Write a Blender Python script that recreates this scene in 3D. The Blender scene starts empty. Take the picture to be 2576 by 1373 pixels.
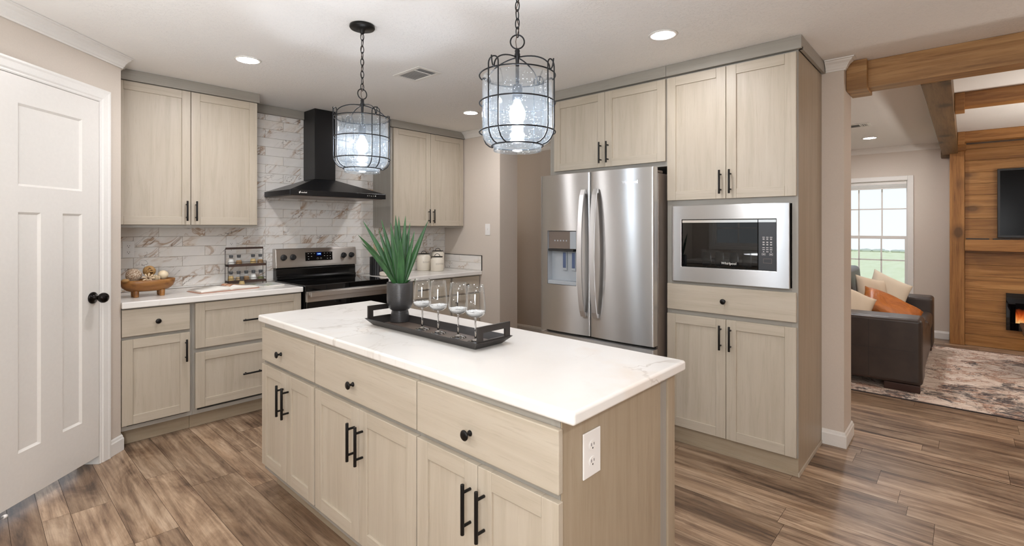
import bpy, bmesh, math, random
from mathutils import Vector, Matrix

sc = bpy.context.scene
COL = sc.collection
RND = random.Random(11)
H_CEIL = 2.42

# ------------------------------------------------------------------ camera
cam_d = bpy.data.cameras.new('camera')
cam = bpy.data.objects.new('camera', cam_d)
COL.objects.link(cam)
cam.location = (0, 0, 1.37)
cam.rotation_euler = (math.radians(90), 0, math.radians(-47.66))
cam_d.sensor_width = 36.0
cam_d.lens = 1250.0 / 2576.0 * 36.0
cam_d.shift_y = -113.5 / 2576.0
cam_d.clip_start = 0.05
cam_d.clip_end = 400
sc.camera = cam

# ------------------------------------------------------------------ world and exposure
world = bpy.data.worlds.new('world')
sc.world = world
world.use_nodes = True
wn = world.node_tree
wn.nodes.clear()
_out = wn.nodes.new('ShaderNodeOutputWorld')
_bg = wn.nodes.new('ShaderNodeBackground')
_tc = wn.nodes.new('ShaderNodeTexCoord')
_sx = wn.nodes.new('ShaderNodeSeparateXYZ')
_rp = wn.nodes.new('ShaderNodeValToRGB')
wn.links.new(_tc.outputs['Generated'], _sx.inputs[0])
wn.links.new(_sx.outputs['Z'], _rp.inputs[0])
_rp.color_ramp.elements[0].position = 0.0
_rp.color_ramp.elements[0].color = (0.93, 0.96, 1.0, 1)
_rp.color_ramp.elements[1].position = 0.6
_rp.color_ramp.elements[1].color = (0.72, 0.85, 1.0, 1)
wn.links.new(_rp.outputs[0], _bg.inputs[0])
_bg.inputs[1].default_value = 1.15
wn.links.new(_bg.outputs[0], _out.inputs[0])

sc.view_settings.view_transform = 'Standard'
sc.view_settings.look = 'None'
sc.view_settings.gamma = 1.0
sc.view_settings.use_curve_mapping = False
sc.view_settings.exposure = 0.0
sc.cycles.use_denoising = True
sc.cycles.max_bounces = 10
sc.cycles.diffuse_bounces = 6
sc.cycles.glossy_bounces = 4
sc.cycles.transparent_max_bounces = 24
sc.cycles.sample_clamp_indirect = 6.0
sc.cycles.caustics_reflective = False
sc.cycles.caustics_refractive = False
CAN_BACK, CAN_FRONT, CAN_REST = 335.0, 200.0, 425.0      # radiance of the recessed lenses
BULB_POWER = 230.0     # radiance of the pendant bulbs

# added out-of-view fill lights, most aimed up to bounce off the ceiling
def fill_light(name, loc, size, watts, rot, rgb=(0.93, 0.965, 1.0)):
    l = bpy.data.lights.new(name, 'AREA')
    l.shape = 'DISK'
    l.size = size
    l.energy = watts
    l.color = rgb
    o = bpy.data.objects.new(name, l)
    COL.objects.link(o)
    o.location = loc
    o.rotation_euler = rot
    return o
PI = math.pi
def aim(a, b):
    return (Vector(b) - Vector(a)).to_track_quat('-Z', 'Y').to_euler()
fill_light('fill_kitchen', (-0.75, 0.35, 1.05), 0.5, 24, (PI, 0, 0))
fill_light('fill_dining', (-0.35, 1.75, 1.05), 0.5, 20, (PI, 0, 0))
fill_light('fill_front', (-0.75, -0.35, 1.45), 0.9, 40, aim((-0.75, -0.35, 1.45), (1.5, 1.9, 0.5)))
fill_light('fill_living', (5.6, -1.6, 1.2), 0.5, 48, (PI, 0, 0), (1.0, 0.95, 0.88))
fill_light('fill_hall', (4.45, 5.4, 1.2), 0.4, 8, (PI, 0, 0), (1.0, 0.95, 0.88))

# ------------------------------------------------------------------ material helpers
def lin(c):
    def f(v):
        v /= 255.0
        return v / 12.92 if v <= 0.04045 else ((v + 0.055) / 1.055) ** 2.4
    return tuple(f(v) for v in c) + (1.0,)

class NT:
    def __init__(s, name):
        s.mat = bpy.data.materials.new(name)
        s.mat.use_nodes = True
        s.t = s.mat.node_tree
        s.t.nodes.clear()
        s.out = s.t.nodes.new('ShaderNodeOutputMaterial')
    def n(s, typ, ins=None, **props):
        nd = s.t.nodes.new('ShaderNode' + typ)
        for k, v in props.items():
            setattr(nd, k, v)
        for k, v in (ins or {}).items():
            s.set(nd, k, v)
        return nd
    def set(s, nd, k, v):
        if isinstance(v, bpy.types.NodeSocket):
            s.t.links.new(v, nd.inputs[k])
        elif isinstance(v, bpy.types.Node):
            s.t.links.new(v.outputs[0], nd.inputs[k])
        else:
            nd.inputs[k].default_value = v
    def ramp(s, fac, stops, interp='LINEAR'):
        r = s.n('ValToRGB', {0: fac})
        r.color_ramp.interpolation = interp
        e = r.color_ramp.elements
        while len(e) < len(stops):
            e.new(0.5)
        for i, (p, c) in enumerate(stops):
            e[i].position = p
            e[i].color = c if len(c) == 4 else tuple(c) + (1,)
        return r
    def coords(s, scale=(1, 1, 1), kind='Object', loc=(0, 0, 0), rot=(0, 0, 0)):
        tc = s.n('TexCoord')
        return s.n('Mapping', {0: tc.outputs[kind], 'Scale': scale, 'Location': loc, 'Rotation': rot})
    def noise(s, vec, scale, detail=4, rough=0.55, dist=0.0):
        return s.n('TexNoise', {'Vector': vec, 'Scale': scale, 'Detail': detail, 'Roughness': rough, 'Distortion': dist})
    def mix(s, fac, a, b, mode='MIX'):
        m = s.n('MixRGB', {0: fac, 1: a, 2: b}, blend_type=mode)
        return m
    def bump(s, h, strength=0.2, dist=0.01):
        return s.n('Bump', {'Height': h, 'Strength': strength, 'Distance': dist})
    def principled(s, col, rough=0.5, metal=0.0, normal=None, **kw):
        p = s.n('BsdfPrincipled', {'Base Color': col, 'Roughness': rough, 'Metallic': metal})
        if normal is not None:
            s.set(p, 'Normal', normal)
        for k, v in kw.items():
            s.set(p, k.replace('_', ' '), v)
        s.t.links.new(p.outputs[0], s.out.inputs[0])
        return p

def plain(name, rgb, rough=0.5, metal=0.0, **kw):
    m = NT(name)
    m.principled(lin(rgb), rough, metal, **kw)
    return m.mat

def painted(name, rgb, rough=0.55, bump=0.05, scale=90):
    m = NT(name)
    c = m.coords()
    nz = m.noise(c, scale, 3)
    v = m.mix(m.ramp(nz, [(0.3, (0, 0, 0)), (0.7, (1, 1, 1))]), lin(rgb), lin(tuple(min(255, x + 3) for x in rgb)))
    m.principled(v, rough, normal=m.bump(nz, bump, 0.004))
    return m.mat

def emissive(name, rgb, strength):
    m = NT(name)
    e = m.n('Emission', {0: lin(rgb), 1: strength})
    m.t.links.new(e.outputs[0], m.out.inputs[0])
    return m.mat

def cabinet_wood(name, axis, lo=(174, 163, 145), mid=(184, 173, 156), hi=(190, 180, 164), pore=(148, 134, 115)):
    m = NT(name)
    a, b = 22.0, 1.3
    sc_ = {'z': (a, a, b), 'x': (b, a, a), 'y': (a, b, a)}[axis]
    c = m.coords(sc_)
    n1 = m.noise(c, 1.0, 4, 0.55, 1.1)
    c2 = m.coords(tuple(v * 7 for v in sc_))
    n2 = m.noise(c2, 1.0, 3, 0.6)
    c3 = m.coords((1.3, 1.3, 1.3))
    n3 = m.noise(c3, 1.0, 2)
    base = m.ramp(n1, [(0.25, lin(lo)), (0.5, lin(mid)), (0.75, lin(hi))])
    pores = m.ramp(n2, [(0.56, (0, 0, 0)), (0.72, (1, 1, 1))])
    mx = m.mix(m.n('Math', {0: pores.outputs[0], 1: 0.26}, operation='MULTIPLY'), base, lin(pore))
    tint = m.mix(m.n('Math', {0: n3.outputs[0], 1: 0.16}, operation='MULTIPLY'), mx, lin(lo))
    m.principled(tint, 0.42, normal=m.bump(n2, 0.06, 0.002))
    return m.mat

def rustic_wood(name, axis, dark, mid, light, rough=0.5, attr=False):
    m = NT(name)
    a, b = 16.0, 0.9
    sc_ = {'z': (a, a, b), 'x': (b, a, a), 'y': (a, b, a)}[axis]
    c = m.coords(sc_)
    if attr:
        at = m.n('Attribute', attribute_name='rnd')
        off = m.n('CombineXYZ', {0: m.n('Math', {0: at.outputs['Fac'], 1: 41.0}, operation='MULTIPLY'),
                                 1: m.n('Math', {0: at.outputs['Fac'], 1: 17.0}, operation='MULTIPLY'),
                                 2: m.n('Math', {0: at.outputs['Fac'], 1: 29.0}, operation='MULTIPLY')})
        c = m.n('VectorMath', {0: c.outputs[0], 1: off.outputs[0]}, operation='ADD')
    n1 = m.noise(c, 1.0, 6, 0.62, 0.8)
    c2 = m.coords(tuple(v * 0.22 for v in sc_))
    n2 = m.noise(c2, 1.0, 3, 0.5, 1.2)
    c4 = m.coords(tuple(v * 3.4 for v in sc_))
    n4 = m.noise(c4, 1.0, 5, 0.7, 0.4)
    kn = m.n('TexVoronoi', {'Vector': m.coords(tuple(1.0 if v > 2 else 0.62 for v in sc_)), 'Scale': 3.2})
    knots = m.ramp(kn.outputs['Distance'], [(0.10, (1, 1, 1)), (0.14, (0.5, 0.5, 0.5)), (0.24, (0, 0, 0))])
    col = m.ramp(n1, [(0.28, lin(dark)), (0.5, lin(mid)), (0.72, lin(light))])
    col = m.mix(m.n('Math', {0: n2.outputs[0], 1: 0.45}, operation='MULTIPLY'), col, lin(tuple(int(v * 0.72) for v in mid)))
    col = m.mix(m.n('Math', {0: knots.outputs[0], 1: 0.75}, operation='MULTIPLY'), col, lin(tuple(int(v * 0.55) for v in dark)))
    grain = m.ramp(n4, [(0.34, (0.58, 0.52, 0.46)), (0.52, (1, 1, 1))])
    col = m.mix(0.75, col, grain, 'MULTIPLY')
    if attr:
        v = m.n('Math', {0: at.outputs['Fac'], 1: 0.35}, operation='MULTIPLY')
        col = m.mix(v, col, lin(dark))
    m.principled(col, rough, normal=m.bump(n1, 0.15, 0.004))
    return m.mat

def stone_top(name):
    m = NT(name)
    c = m.coords((1, 1, 1))
    n1 = m.noise(c, 1.7, 5, 0.6, 0.9)
    v1 = m.ramp(n1, [(0.487, (0, 0, 0)), (0.497, (1, 1, 1)), (0.503, (1, 1, 1)), (0.513, (0, 0, 0))])
    n2 = m.noise(m.coords((1, 1, 1), loc=(7, 3, 2)), 1.1, 3)
    msk = m.ramp(n2, [(0.45, (0, 0, 0)), (0.62, (1, 1, 1))])
    fac = m.n('Math', {0: v1.outputs[0], 1: msk.outputs[0]}, operation='MULTIPLY')
    fac = m.n('Math', {0: fac, 1: 0.42}, operation='MULTIPLY')
    n3 = m.noise(m.coords((1, 1, 1), loc=(2, 9, 4)), 2.2, 4)
    base = m.ramp(n3, [(0.35, lin((226, 222, 216))), (0.6, lin((231, 228, 223))), (0.74, lin((228, 217, 205)))])
    col = m.mix(fac, base, lin((150, 132, 114)))
    m.principled(col, 0.2, Specular_IOR_Level=0.4)
    return m.mat

def marble_tile(name):
    m = NT(name)
    at = m.n('Attribute', attribute_name='rnd')
    off = m.n('CombineXYZ', {0: m.n('Math', {0: at.outputs['Fac'], 1: 53.0}, operation='MULTIPLY'),
                             1: m.n('Math', {0: at.outputs['Fac'], 1: 19.0}, operation='MULTIPLY'),
                             2: m.n('Math', {0: at.outputs['Fac'], 1: 37.0}, operation='MULTIPLY')})
    tc = m.coords((1, 1, 1), rot=(0, 0.7, 0))
    tc = m.n('Mapping', {0: tc.outputs[0], 'Scale': (1.0, 1.0, 2.6)})
    c = m.n('VectorMath', {0: tc.outputs[0], 1: off.outputs[0]}, operation='ADD')
    n1 = m.noise(c, 2.1, 4, 0.56, 1.7)
    v1 = m.ramp(n1, [(0.46, (0, 0, 0)), (0.494, (1, 1, 1)), (0.503, (1, 1, 1)), (0.512, (0.38, 0.38, 0.38)), (0.575, (0, 0, 0))])
    n2 = m.noise(c, 2.3, 4, 0.6, 0.6)
    v2 = m.ramp(n2, [(0.55, (0, 0, 0)), (0.74, (1, 1, 1))])
    n3 = m.noise(c, 2.6, 4, 0.55, 0.8)
    v3 = m.ramp(n3, [(0.490, (0, 0, 0)), (0.4985, (1, 1, 1)), (0.507, (0, 0, 0))])
    n4 = m.noise(c, 1.8, 2)
    msk = m.ramp(n4, [(0.44, (0, 0, 0)), (0.60, (1, 1, 1))])
    base = m.ramp(n2, [(0.3, lin((222, 219, 215))), (0.6, lin((232, 228, 222)))])
    col = m.mix(m.n('Math', {0: v2.outputs[0], 1: 0.5}, operation='MULTIPLY'), base, lin((206, 184, 160)))
    f1 = m.n('Math', {0: v1.outputs[0], 1: msk.outputs[0]}, operation='MULTIPLY')
    col = m.mix(m.n('Math', {0: f1, 1: 0.85}, operation='MULTIPLY'), col, lin((166, 132, 100)))
    f3 = m.n('Math', {0: v3.outputs[0], 1: msk.outputs[0]}, operation='MULTIPLY')
    col = m.mix(m.n('Math', {0: f3, 1: 0.9}, operation='MULTIPLY'), col, lin((98, 84, 76)))
    m.principled(col, 0.16)
    return m.mat

def floor_wood(name):
    m = NT(name)
    at = m.n('Attribute', attribute_name='rnd')
    off = m.n('CombineXYZ', {0: m.n('Math', {0: at.outputs['Fac'], 1: 97.0}, operation='MULTIPLY'),
                             1: m.n('Math', {0: at.outputs['Fac'], 1: 31.0}, operation='MULTIPLY'), 2: 0.0})
    def c(sx, sy):
        return m.n('VectorMath', {0: m.coords((sx, sy, 1)).outputs[0], 1: off.outputs[0]}, operation='ADD')
    n1 = m.noise(c(19, 1.1), 1.0, 7, 0.66, 0.8)
    n2 = m.noise(c(95, 3.6), 1.0, 5, 0.7, 0.3)
    n3 = m.noise(c(5.5, 1.7), 1.0, 6, 0.68, 1.0)
    n4 = m.noise(c(7.0, 1.0), 1.0, 2, 0.5, 0.4)
    s1 = m.n('Math', {0: n1.outputs[0], 1: 0.55}, operation='MULTIPLY')
    s3 = m.n('Math', {0: n3.outputs[0], 1: 0.45}, operation='MULTIPLY')
    mixv = m.n('Math', {0: s1, 1: s3}, operation='ADD')
    col = m.ramp(mixv, [(0.37, lin((84, 66, 54))), (0.445, lin((128, 104, 84))), (0.53, lin((164, 139, 115))), (0.63, lin((196, 173, 149)))])
    fine = m.ramp(n2, [(0.3, (0.5, 0.47, 0.44)), (0.54, (1, 1, 1))])
    col = m.mix(0.6, col, fine, 'MULTIPLY')
    rust = m.ramp(n4, [(0.56, (0, 0, 0)), (0.75, (1, 1, 1))])
    col = m.mix(m.n('Math', {0: rust.outputs[0], 1: 0.28}, operation='MULTIPLY'), col, lin((156, 118, 80)))
    tone = m.ramp(at.outputs['Fac'], [(0.0, (0.62, 0.58, 0.54)), (0.5, (0.93, 0.92, 0.91)), (1.0, (1.14, 1.12, 1.1))])
    col = m.mix(1.0, col, tone, 'MULTIPLY')
    m.principled(col, 0.36, normal=m.bump(n2, 0.08, 0.002))
    return m.mat

def brushed_steel(name, rgb=(210, 209, 208), rough=0.34, aniso=0.97):
    m = NT(name)
    tan = m.n('Tangent', direction_type='UV_MAP', uv_map='UVMap')
    m.principled(lin(rgb), rough, 1.0, Anisotropic=aniso, Tangent=tan)
    return m.mat

def schlick(m):
    lw = m.n('LayerWeight', {0: 0.5})
    p = m.n('Math', {0: lw.outputs['Facing'], 1: 3.0}, operation='POWER')
    return m.n('Math', {0: m.n('Math', {0: p, 1: 0.9}, operation='MULTIPLY'), 1: 0.035}, operation='ADD')

def thin_glass(name, tint=(0.97, 0.98, 0.99, 1), refl=0.9, rough=0.02):
    m = NT(name)
    fac = m.n('Math', {0: schlick(m), 1: refl}, operation='MULTIPLY')
    t = m.n('BsdfTransparent', {0: tint})
    g = m.n('BsdfGlossy', {0: (1, 1, 1, 1), 'Roughness': rough})
    mx = m.n('MixShader', {0: fac, 1: t, 2: g})
    m.t.links.new(mx.outputs[0], m.out.inputs[0])
    return m.mat

def seeded_glass(name):
    m = NT(name)
    vo = m.n('TexVoronoi', {'Vector': m.coords((1, 1, 1)), 'Scale': 105.0, 'Randomness': 1.0})
    sel = m.n('TexNoise', {'Vector': m.coords((1, 1, 1)), 'Scale': 16.0})
    seeds = m.ramp(vo.outputs['Distance'], [(0.13, (1, 1, 1)), (0.19, (0, 0, 0))])
    pick = m.ramp(sel, [(0.44, (0, 0, 0)), (0.54, (1, 1, 1))])
    sm = m.n('Math', {0: seeds.outputs[0], 1: pick.outputs[0]}, operation='MULTIPLY')
    fr = schlick(m)
    t = m.n('BsdfTransparent', {0: (0.93, 0.96, 0.98, 1)})
    g = m.n('BsdfGlossy', {0: (1, 1, 1, 1), 'Roughness': 0.05})
    a = m.n('MixShader', {0: m.n('Math', {0: fr, 1: 0.85}, operation='MULTIPLY'), 1: t, 2: g})
    d = m.n('BsdfDiffuse', {0: (0.9, 0.95, 1, 1)})
    tr = m.n('BsdfTranslucent', {0: (0.9, 0.95, 1, 1)})
    dt = m.n('MixShader', {0: 0.6, 1: d, 2: tr})
    f = m.n('Math', {0: m.n('Math', {0: sm, 1: 0.45}, operation='MULTIPLY'), 1: 0.018}, operation='ADD')
    mx = m.n('MixShader', {0: f, 1: a, 2: dt})
    m.t.links.new(mx.outputs[0], m.out.inputs[0])
    return m.mat

M = {}
M['wv'] = cabinet_wood('cabinet_oak_vertical', 'z')
M['whx'] = cabinet_wood('cabinet_oak_along_x', 'x')
M['why'] = cabinet_wood('cabinet_oak_along_y', 'y')
GR = dict(lo=(146, 140, 131), mid=(153, 148, 139), hi=(158, 154, 146), pore=(128, 120, 110))
M['fv'] = cabinet_wood('frame_gray_oak_vertical', 'z', **GR)
M['fhx'] = cabinet_wood('frame_gray_oak_along_x', 'x', **GR)
M['fhy'] = cabinet_wood('frame_gray_oak_along_y', 'y', **GR)
SP = dict(lo=(152, 136, 114), mid=(163, 148, 126), hi=(170, 155, 135), pore=(130, 113, 92))
M['sv'] = cabinet_wood('side_panel_oak', 'z', **SP)
M['thx'] = cabinet_wood('toe_kick_oak_along_x', 'x', **SP)
M['thy'] = cabinet_wood('toe_kick_oak_along_y', 'y', **SP)
M['wall'] = painted('wall_paint', (205, 194, 182), 0.6, 0.06, 120)
M['trim'] = painted('white_trim', (226, 223, 218), 0.35, 0.0)
M['door'] = painted('white_door', (221, 217, 211), 0.38, 0.02, 60)
M['black'] = plain('black_metal', (27, 25, 24), 0.38, 0.6)
M['iron'] = plain('dark_iron', (38, 38, 40), 0.42, 0.7)
M['bronze'] = plain('dark_bronze', (22, 17, 15), 0.16, 0.7)
M['hood'] = plain('black_hood', (20, 20, 22), 0.3, 0.2)
M['blkglass'] = plain('black_glass', (6, 6, 7), 0.02, 0.0, Specular_IOR_Level=0.5)
M['blkenamel'] = plain('black_enamel', (12, 12, 12), 0.12)
M['blkplastic'] = plain('black_plastic', (22, 22, 24), 0.35)
M['charcoal'] = plain('charcoal_panel', (52, 54, 58), 0.3)
M['white'] = plain('white_plastic', (232, 229, 225), 0.3)
M['slot'] = plain('dark_slot', (40, 38, 36), 0.6)
M['steel'] = brushed_steel('brushed_steel')
M['steelr'] = brushed_steel('range_steel', (200, 194, 187), 0.34, 0.9)
M['chrome'] = plain('polished_steel', (214, 214, 214), 0.16, 1.0)
M['taupe'] = plain('taupe_appliance_side', (122, 110, 101), 0.3, 0.25)
M['grayrec'] = plain('gray_recess', (168, 173, 178), 0.35)
M['blue'] = plain('blue_gray_paddle', (84, 98, 130), 0.25)
M['stone'] = stone_top('quartz_top')
M['tile'] = marble_tile('marble_tile')
M['grout'] = plain('grout', (168, 158, 147), 0.8)
M['floor'] = floor_wood('floor_planks')
M['seam'] = plain('floor_seam', (52, 40, 32), 0.8)
M['glass'] = thin_glass('clear_glass')
M['wine'] = thin_glass('stemware_glass', (0.985, 0.99, 0.99, 1), 1.0)
gm = NT('solid_glass')
gb = gm.n('BsdfGlass', {0: (1, 1, 1, 1), 'Roughness': 0.0, 'IOR': 1.46})
gm.t.links.new(gb.outputs[0], gm.out.inputs[0])
M['solidglass'] = gm.mat
M['pane'] = thin_glass('window_pane', (0.97, 0.985, 0.98, 1), 0.6)
M['seeded'] = seeded_glass('seeded_glass')
M['bulb'] = emissive('lit_bulb', (234, 243, 255), BULB_POWER)
for k_, v_ in (('back', CAN_BACK), ('front', CAN_FRONT), ('rest', CAN_REST)):
    M['lens_' + k_] = emissive('lit_lens_' + k_, (252, 250, 252), v_)
M['clock'] = emissive('lit_clock', (150, 205, 255), 3.0)
M['screen'] = emissive('lit_screen', (8, 30, 120), 0.6)
M['cream'] = plain('cream_ceramic', (228, 220, 205), 0.22)
M['gray_text'] = plain('gray_lettering', (158, 148, 137), 0.5)
M['beam'] = rustic_wood('stained_beam', 'y', (126, 88, 46), (172, 128, 78), (200, 160, 108))
M['beamx'] = rustic_wood('stained_beam_across', 'x', (88, 66, 40), (120, 92, 58), (142, 112, 74))
M['post'] = rustic_wood('stained_post', 'z', (124, 80, 36), (170, 118, 62), (192, 142, 84))
M['mantel'] = rustic_wood('stained_mantel', 'y', (122, 78, 34), (166, 114, 58), (190, 138, 80))
M['shiplap'] = rustic_wood('stained_shiplap', 'y', (122, 80, 36), (178, 126, 66), (208, 158, 98), 0.45, True)
M['shelfwood'] = plain('dark_stained_wood', (62, 42, 32), 0.5)
M['ceiling'] = None

def ceiling_mat():
    m = NT('ceiling_texture')
    c = m.coords((1, 1, 1))
    n1 = m.noise(c, 40, 5, 0.6, 1.6)
    h = m.ramp(n1, [(0.52, (0, 0, 0)), (0.60, (1, 1, 1)), (0.8, (0.7, 0.7, 0.7))])
    n2 = m.noise(c, 3.0, 2)
    amp = m.ramp(n2, [(0.35, (0.25, 0.25, 0.25)), (0.65, (1, 1, 1))])
    hh = m.n('Math', {0: h.outputs[0], 1: amp.outputs[0]}, operation='MULTIPLY')
    m.principled(lin((238, 236, 233)), 0.75, normal=m.bump(hh, 0.42, 0.004))
    return m.mat
M['ceiling'] = ceiling_mat()

# ------------------------------------------------------------------ mesh builder
ORG = {}

def basis(axis):
    a = Vector(axis).normalized()
    t = Vector((0, 0, 1)) if abs(a.z) < 0.9 else Vector((1, 0, 0))
    u = t.cross(a).normalized()
    return u, a.cross(u).normalized(), a

class MB:
    def __init__(s):
        s.bm = bmesh.new()
        s.mats = []
        s.rl = None
    def mi(s, m):
        if m not in s.mats:
            s.mats.append(m)
        return s.mats.index(m)
    def face(s, vs, m, smooth=False, rnd=None):
        if rnd is not None and s.rl is None:
            s.rl = s.bm.faces.layers.float.new('rnd')
        try:
            f = s.bm.faces.new(vs)
        except ValueError:
            return None
        f.material_index = s.mi(m)
        f.smooth = smooth
        if rnd is not None:
            f[s.rl] = rnd
        return f
    def poly(s, pts, m, smooth=False, rnd=None):
        return s.face([s.bm.verts.new(p) for p in pts], m, smooth, rnd)
    def hexa(s, p, m, rnd=None):
        v = [s.bm.verts.new(q) for q in p]
        for ix in ((0, 3, 2, 1), (4, 5, 6, 7), (0, 1, 5, 4), (1, 2, 6, 5), (2, 3, 7, 6), (3, 0, 4, 7)):
            s.face([v[i] for i in ix], m, rnd=rnd)
    def box(s, x0, x1, y0, y1, z0, z1, m, rnd=None):
        s.hexa([(x0, y0, z0), (x1, y0, z0), (x1, y1, z0), (x0, y1, z0),
                (x0, y0, z1), (x1, y0, z1), (x1, y1, z1), (x0, y1, z1)], m, rnd)
    def prism(s, pts, vec, m, smooth=False):
        v = Vector(vec)
        a = [s.bm.verts.new(p) for p in pts]
        b = [s.bm.verts.new(Vector(p) + v) for p in pts]
        n = len(pts)
        s.face(list(reversed(a)), m)
        s.face(b, m)
        for i in range(n):
            s.face([a[i], a[(i + 1) % n], b[(i + 1) % n], b[i]], m, smooth)
    def loft(s, rings, m, smooth=True, closed=True, cap0=True, cap1=True):
        R_ = [[s.bm.verts.new(p) for p in r] for r in rings]
        n = len(R_[0])
        for a, b in zip(R_, R_[1:]):
            for i in range(n if closed else n - 1):
                j = (i + 1) % n
                s.face([a[i], a[j], b[j], b[i]], m, smooth)
        if closed and cap0:
            s.face(list(reversed(R_[0])), m)
        if closed and cap1:
            s.face(R_[-1], m)
    def tube(s, pts, r, m, seg=8, closed=False, smooth=True):
        P = [Vector(p) for p in pts]
        n = len(P)
        tang = []
        for i in range(n):
            if closed:
                t = P[(i + 1) % n] - P[i - 1]
            else:
                t = P[min(i + 1, n - 1)] - P[max(i - 1, 0)]
            tang.append(t.normalized())
        u, w, _ = basis(tang[0])
        rings = []
        for i in range(n):
            t = tang[i]
            u = (u - t * u.dot(t)).normalized()
            w = t.cross(u)
            rr = r[i] if isinstance(r, (list, tuple)) else r
            rings.append([P[i] + (u * math.cos(2 * math.pi * k / seg) + w * math.sin(2 * math.pi * k / seg)) * rr for k in range(seg)])
        if closed:
            R_ = [[s.bm.verts.new(p) for p in q] for q in rings]
            for i in range(n):
                a, b = R_[i], R_[(i + 1) % n]
                # match twist of the last ring
                sh = 0
                if i == n - 1:
                    sh = min(range(seg), key=lambda q: (b[q].co - a[0].co).length)
                for k in range(seg):
                    s.face([a[k], a[(k + 1) % seg], b[(k + 1 + sh) % seg], b[(k + sh) % seg]], m, smooth)
        else:
            s.loft(rings, m, smooth)
    def lathe(s, prof, c, m, seg=32, axis=(0, 0, 1), smooth=True, cap0=True, cap1=True):
        u, w, a = basis(axis)
        c = Vector(c)
        s.loft([[c + a * z + (u * math.cos(2 * math.pi * k / seg) + w * math.sin(2 * math.pi * k / seg)) * max(r, 1e-5) for k in range(seg)] for r, z in prof],
               m, smooth, True, cap0, cap1)
    def ball(s, c, r, m, seg=20, sc_=(1, 1, 1)):
        c = Vector(c)
        n = seg // 2
        s.loft([[c + Vector((math.sin(math.pi * i / n) * math.cos(2 * math.pi * k / seg) * r * sc_[0],
                             math.sin(math.pi * i / n) * math.sin(2 * math.pi * k / seg) * r * sc_[1],
                             -math.cos(math.pi * i / n) * r * sc_[2])) if 0 < i < n else
                 c + Vector((1e-5 * math.cos(2 * math.pi * k / seg), 1e-5 * math.sin(2 * math.pi * k / seg), (-1 if i == 0 else 1) * r * sc_[2]))
                 for k in range(seg)] for i in range(n + 1)], m, True)
    def build(s, name, parent=None, org=(0, 0, 0), bevel=0, seg=2, uv=None, recalc=True, solid=0, subsurf=0):
        if parent is not None:
            org = ORG[parent.name]
        org = Vector(org)
        if recalc:
            bmesh.ops.recalc_face_normals(s.bm, faces=s.bm.faces[:])
        if uv:
            ul = s.bm.loops.layers.uv.new('UVMap')
            i, j = 'xyz'.index(uv[0]), 'xyz'.index(uv[1])
            for f in s.bm.faces:
                for l in f.loops:
                    l[ul].uv = (l.vert.co[i], l.vert.co[j])
        bmesh.ops.translate(s.bm, verts=s.bm.verts[:], vec=-org)
        me = bpy.data.meshes.new(name)
        s.bm.to_mesh(me)
        s.bm.free()
        for m in s.mats:
            me.materials.append(m)
        o = bpy.data.objects.new(name, me)
        COL.objects.link(o)
        if parent is not None:
            o.parent = parent
        else:
            o.location = org
        ORG[o.name] = org
        if solid:
            md = o.modifiers.new('solid', 'SOLIDIFY')
            md.thickness = solid
            md.offset = 0
        if bevel:
            md = o.modifiers.new('bevel', 'BEVEL')
            md.width = bevel
            md.segments = seg
            md.limit_method = 'ANGLE'
            md.angle_limit = math.radians(40)
            if bevel >= 0.009:
                md.harden_normals = True
                me.polygons.foreach_set('use_smooth', [True] * len(me.polygons))
        if subsurf:
            md = o.modifiers.new('sub', 'SUBSURF')
            md.levels = md.render_levels = subsurf
        return o

def tag(o, label, cat, group=None, kind=None):
    o['label'] = label
    o['category'] = cat
    if group:
        o['group'] = group
    if kind:
        o['kind'] = kind
    return o

def thing(name, label, cat, loc, group=None):
    o = bpy.data.objects.new(name, None)
    COL.objects.link(o)
    o.empty_display_size = 0.05
    o.location = loc
    ORG[o.name] = Vector(loc)
    return tag(o, label, cat, group)

def structure(o, label=None, cat=None):
    o['kind'] = 'structure'
    if label:
        o['label'] = label
    if cat:
        o['category'] = cat
    return o

class Fr:
    """local frame: u along the width (left to right seen from the room), n out of the face, z up"""
    def __init__(s, o, u, n):
        s.o, s.u, s.nn = Vector(o), Vector(u).normalized(), Vector(n).normalized()
    def P(s, u, n, z):
        return s.o + s.u * u + s.nn * n + Vector((0, 0, z))
    def box(s, mb, u0, u1, n0, n1, z0, z1, m, rnd=None):
        mb.hexa([s.P(u0, n0, z0), s.P(u1, n0, z0), s.P(u1, n1, z0), s.P(u0, n1, z0),
                 s.P(u0, n0, z1), s.P(u1, n0, z1), s.P(u1, n1, z1), s.P(u0, n1, z1)], m, rnd)

def text(name, body, size, pos, right, up, m, parent, depth=0.0006, spacing=1.0, align='CENTER'):
    cu = bpy.data.curves.new(name, 'FONT')
    cu.body = body
    cu.size = size
    cu.extrude = depth
    cu.align_x = align
    cu.align_y = 'CENTER'
    cu.space_character = spacing
    cu.resolution_u = 3
    tmp = bpy.data.objects.new(name + '_tmp', cu)
    COL.objects.link(tmp)
    bpy.context.view_layer.update()
    dg = bpy.context.evaluated_depsgraph_get()
    me = bpy.data.meshes.new_from_object(tmp.evaluated_get(dg))
    bpy.data.objects.remove(tmp)
    r, u = Vector(right).normalized(), Vector(up).normalized()
    n = r.cross(u)
    mat = Matrix((r, u, n)).transposed().to_4x4()
    mat.translation = Vector(pos) - ORG[parent.name]
    me.transform(mat)
    me.materials.clear()
    me.materials.append(m)
    o = bpy.data.objects.new(name, me)
    COL.objects.link(o)
    o.parent = parent
    ORG[o.name] = ORG[parent.name]
    return o

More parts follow.
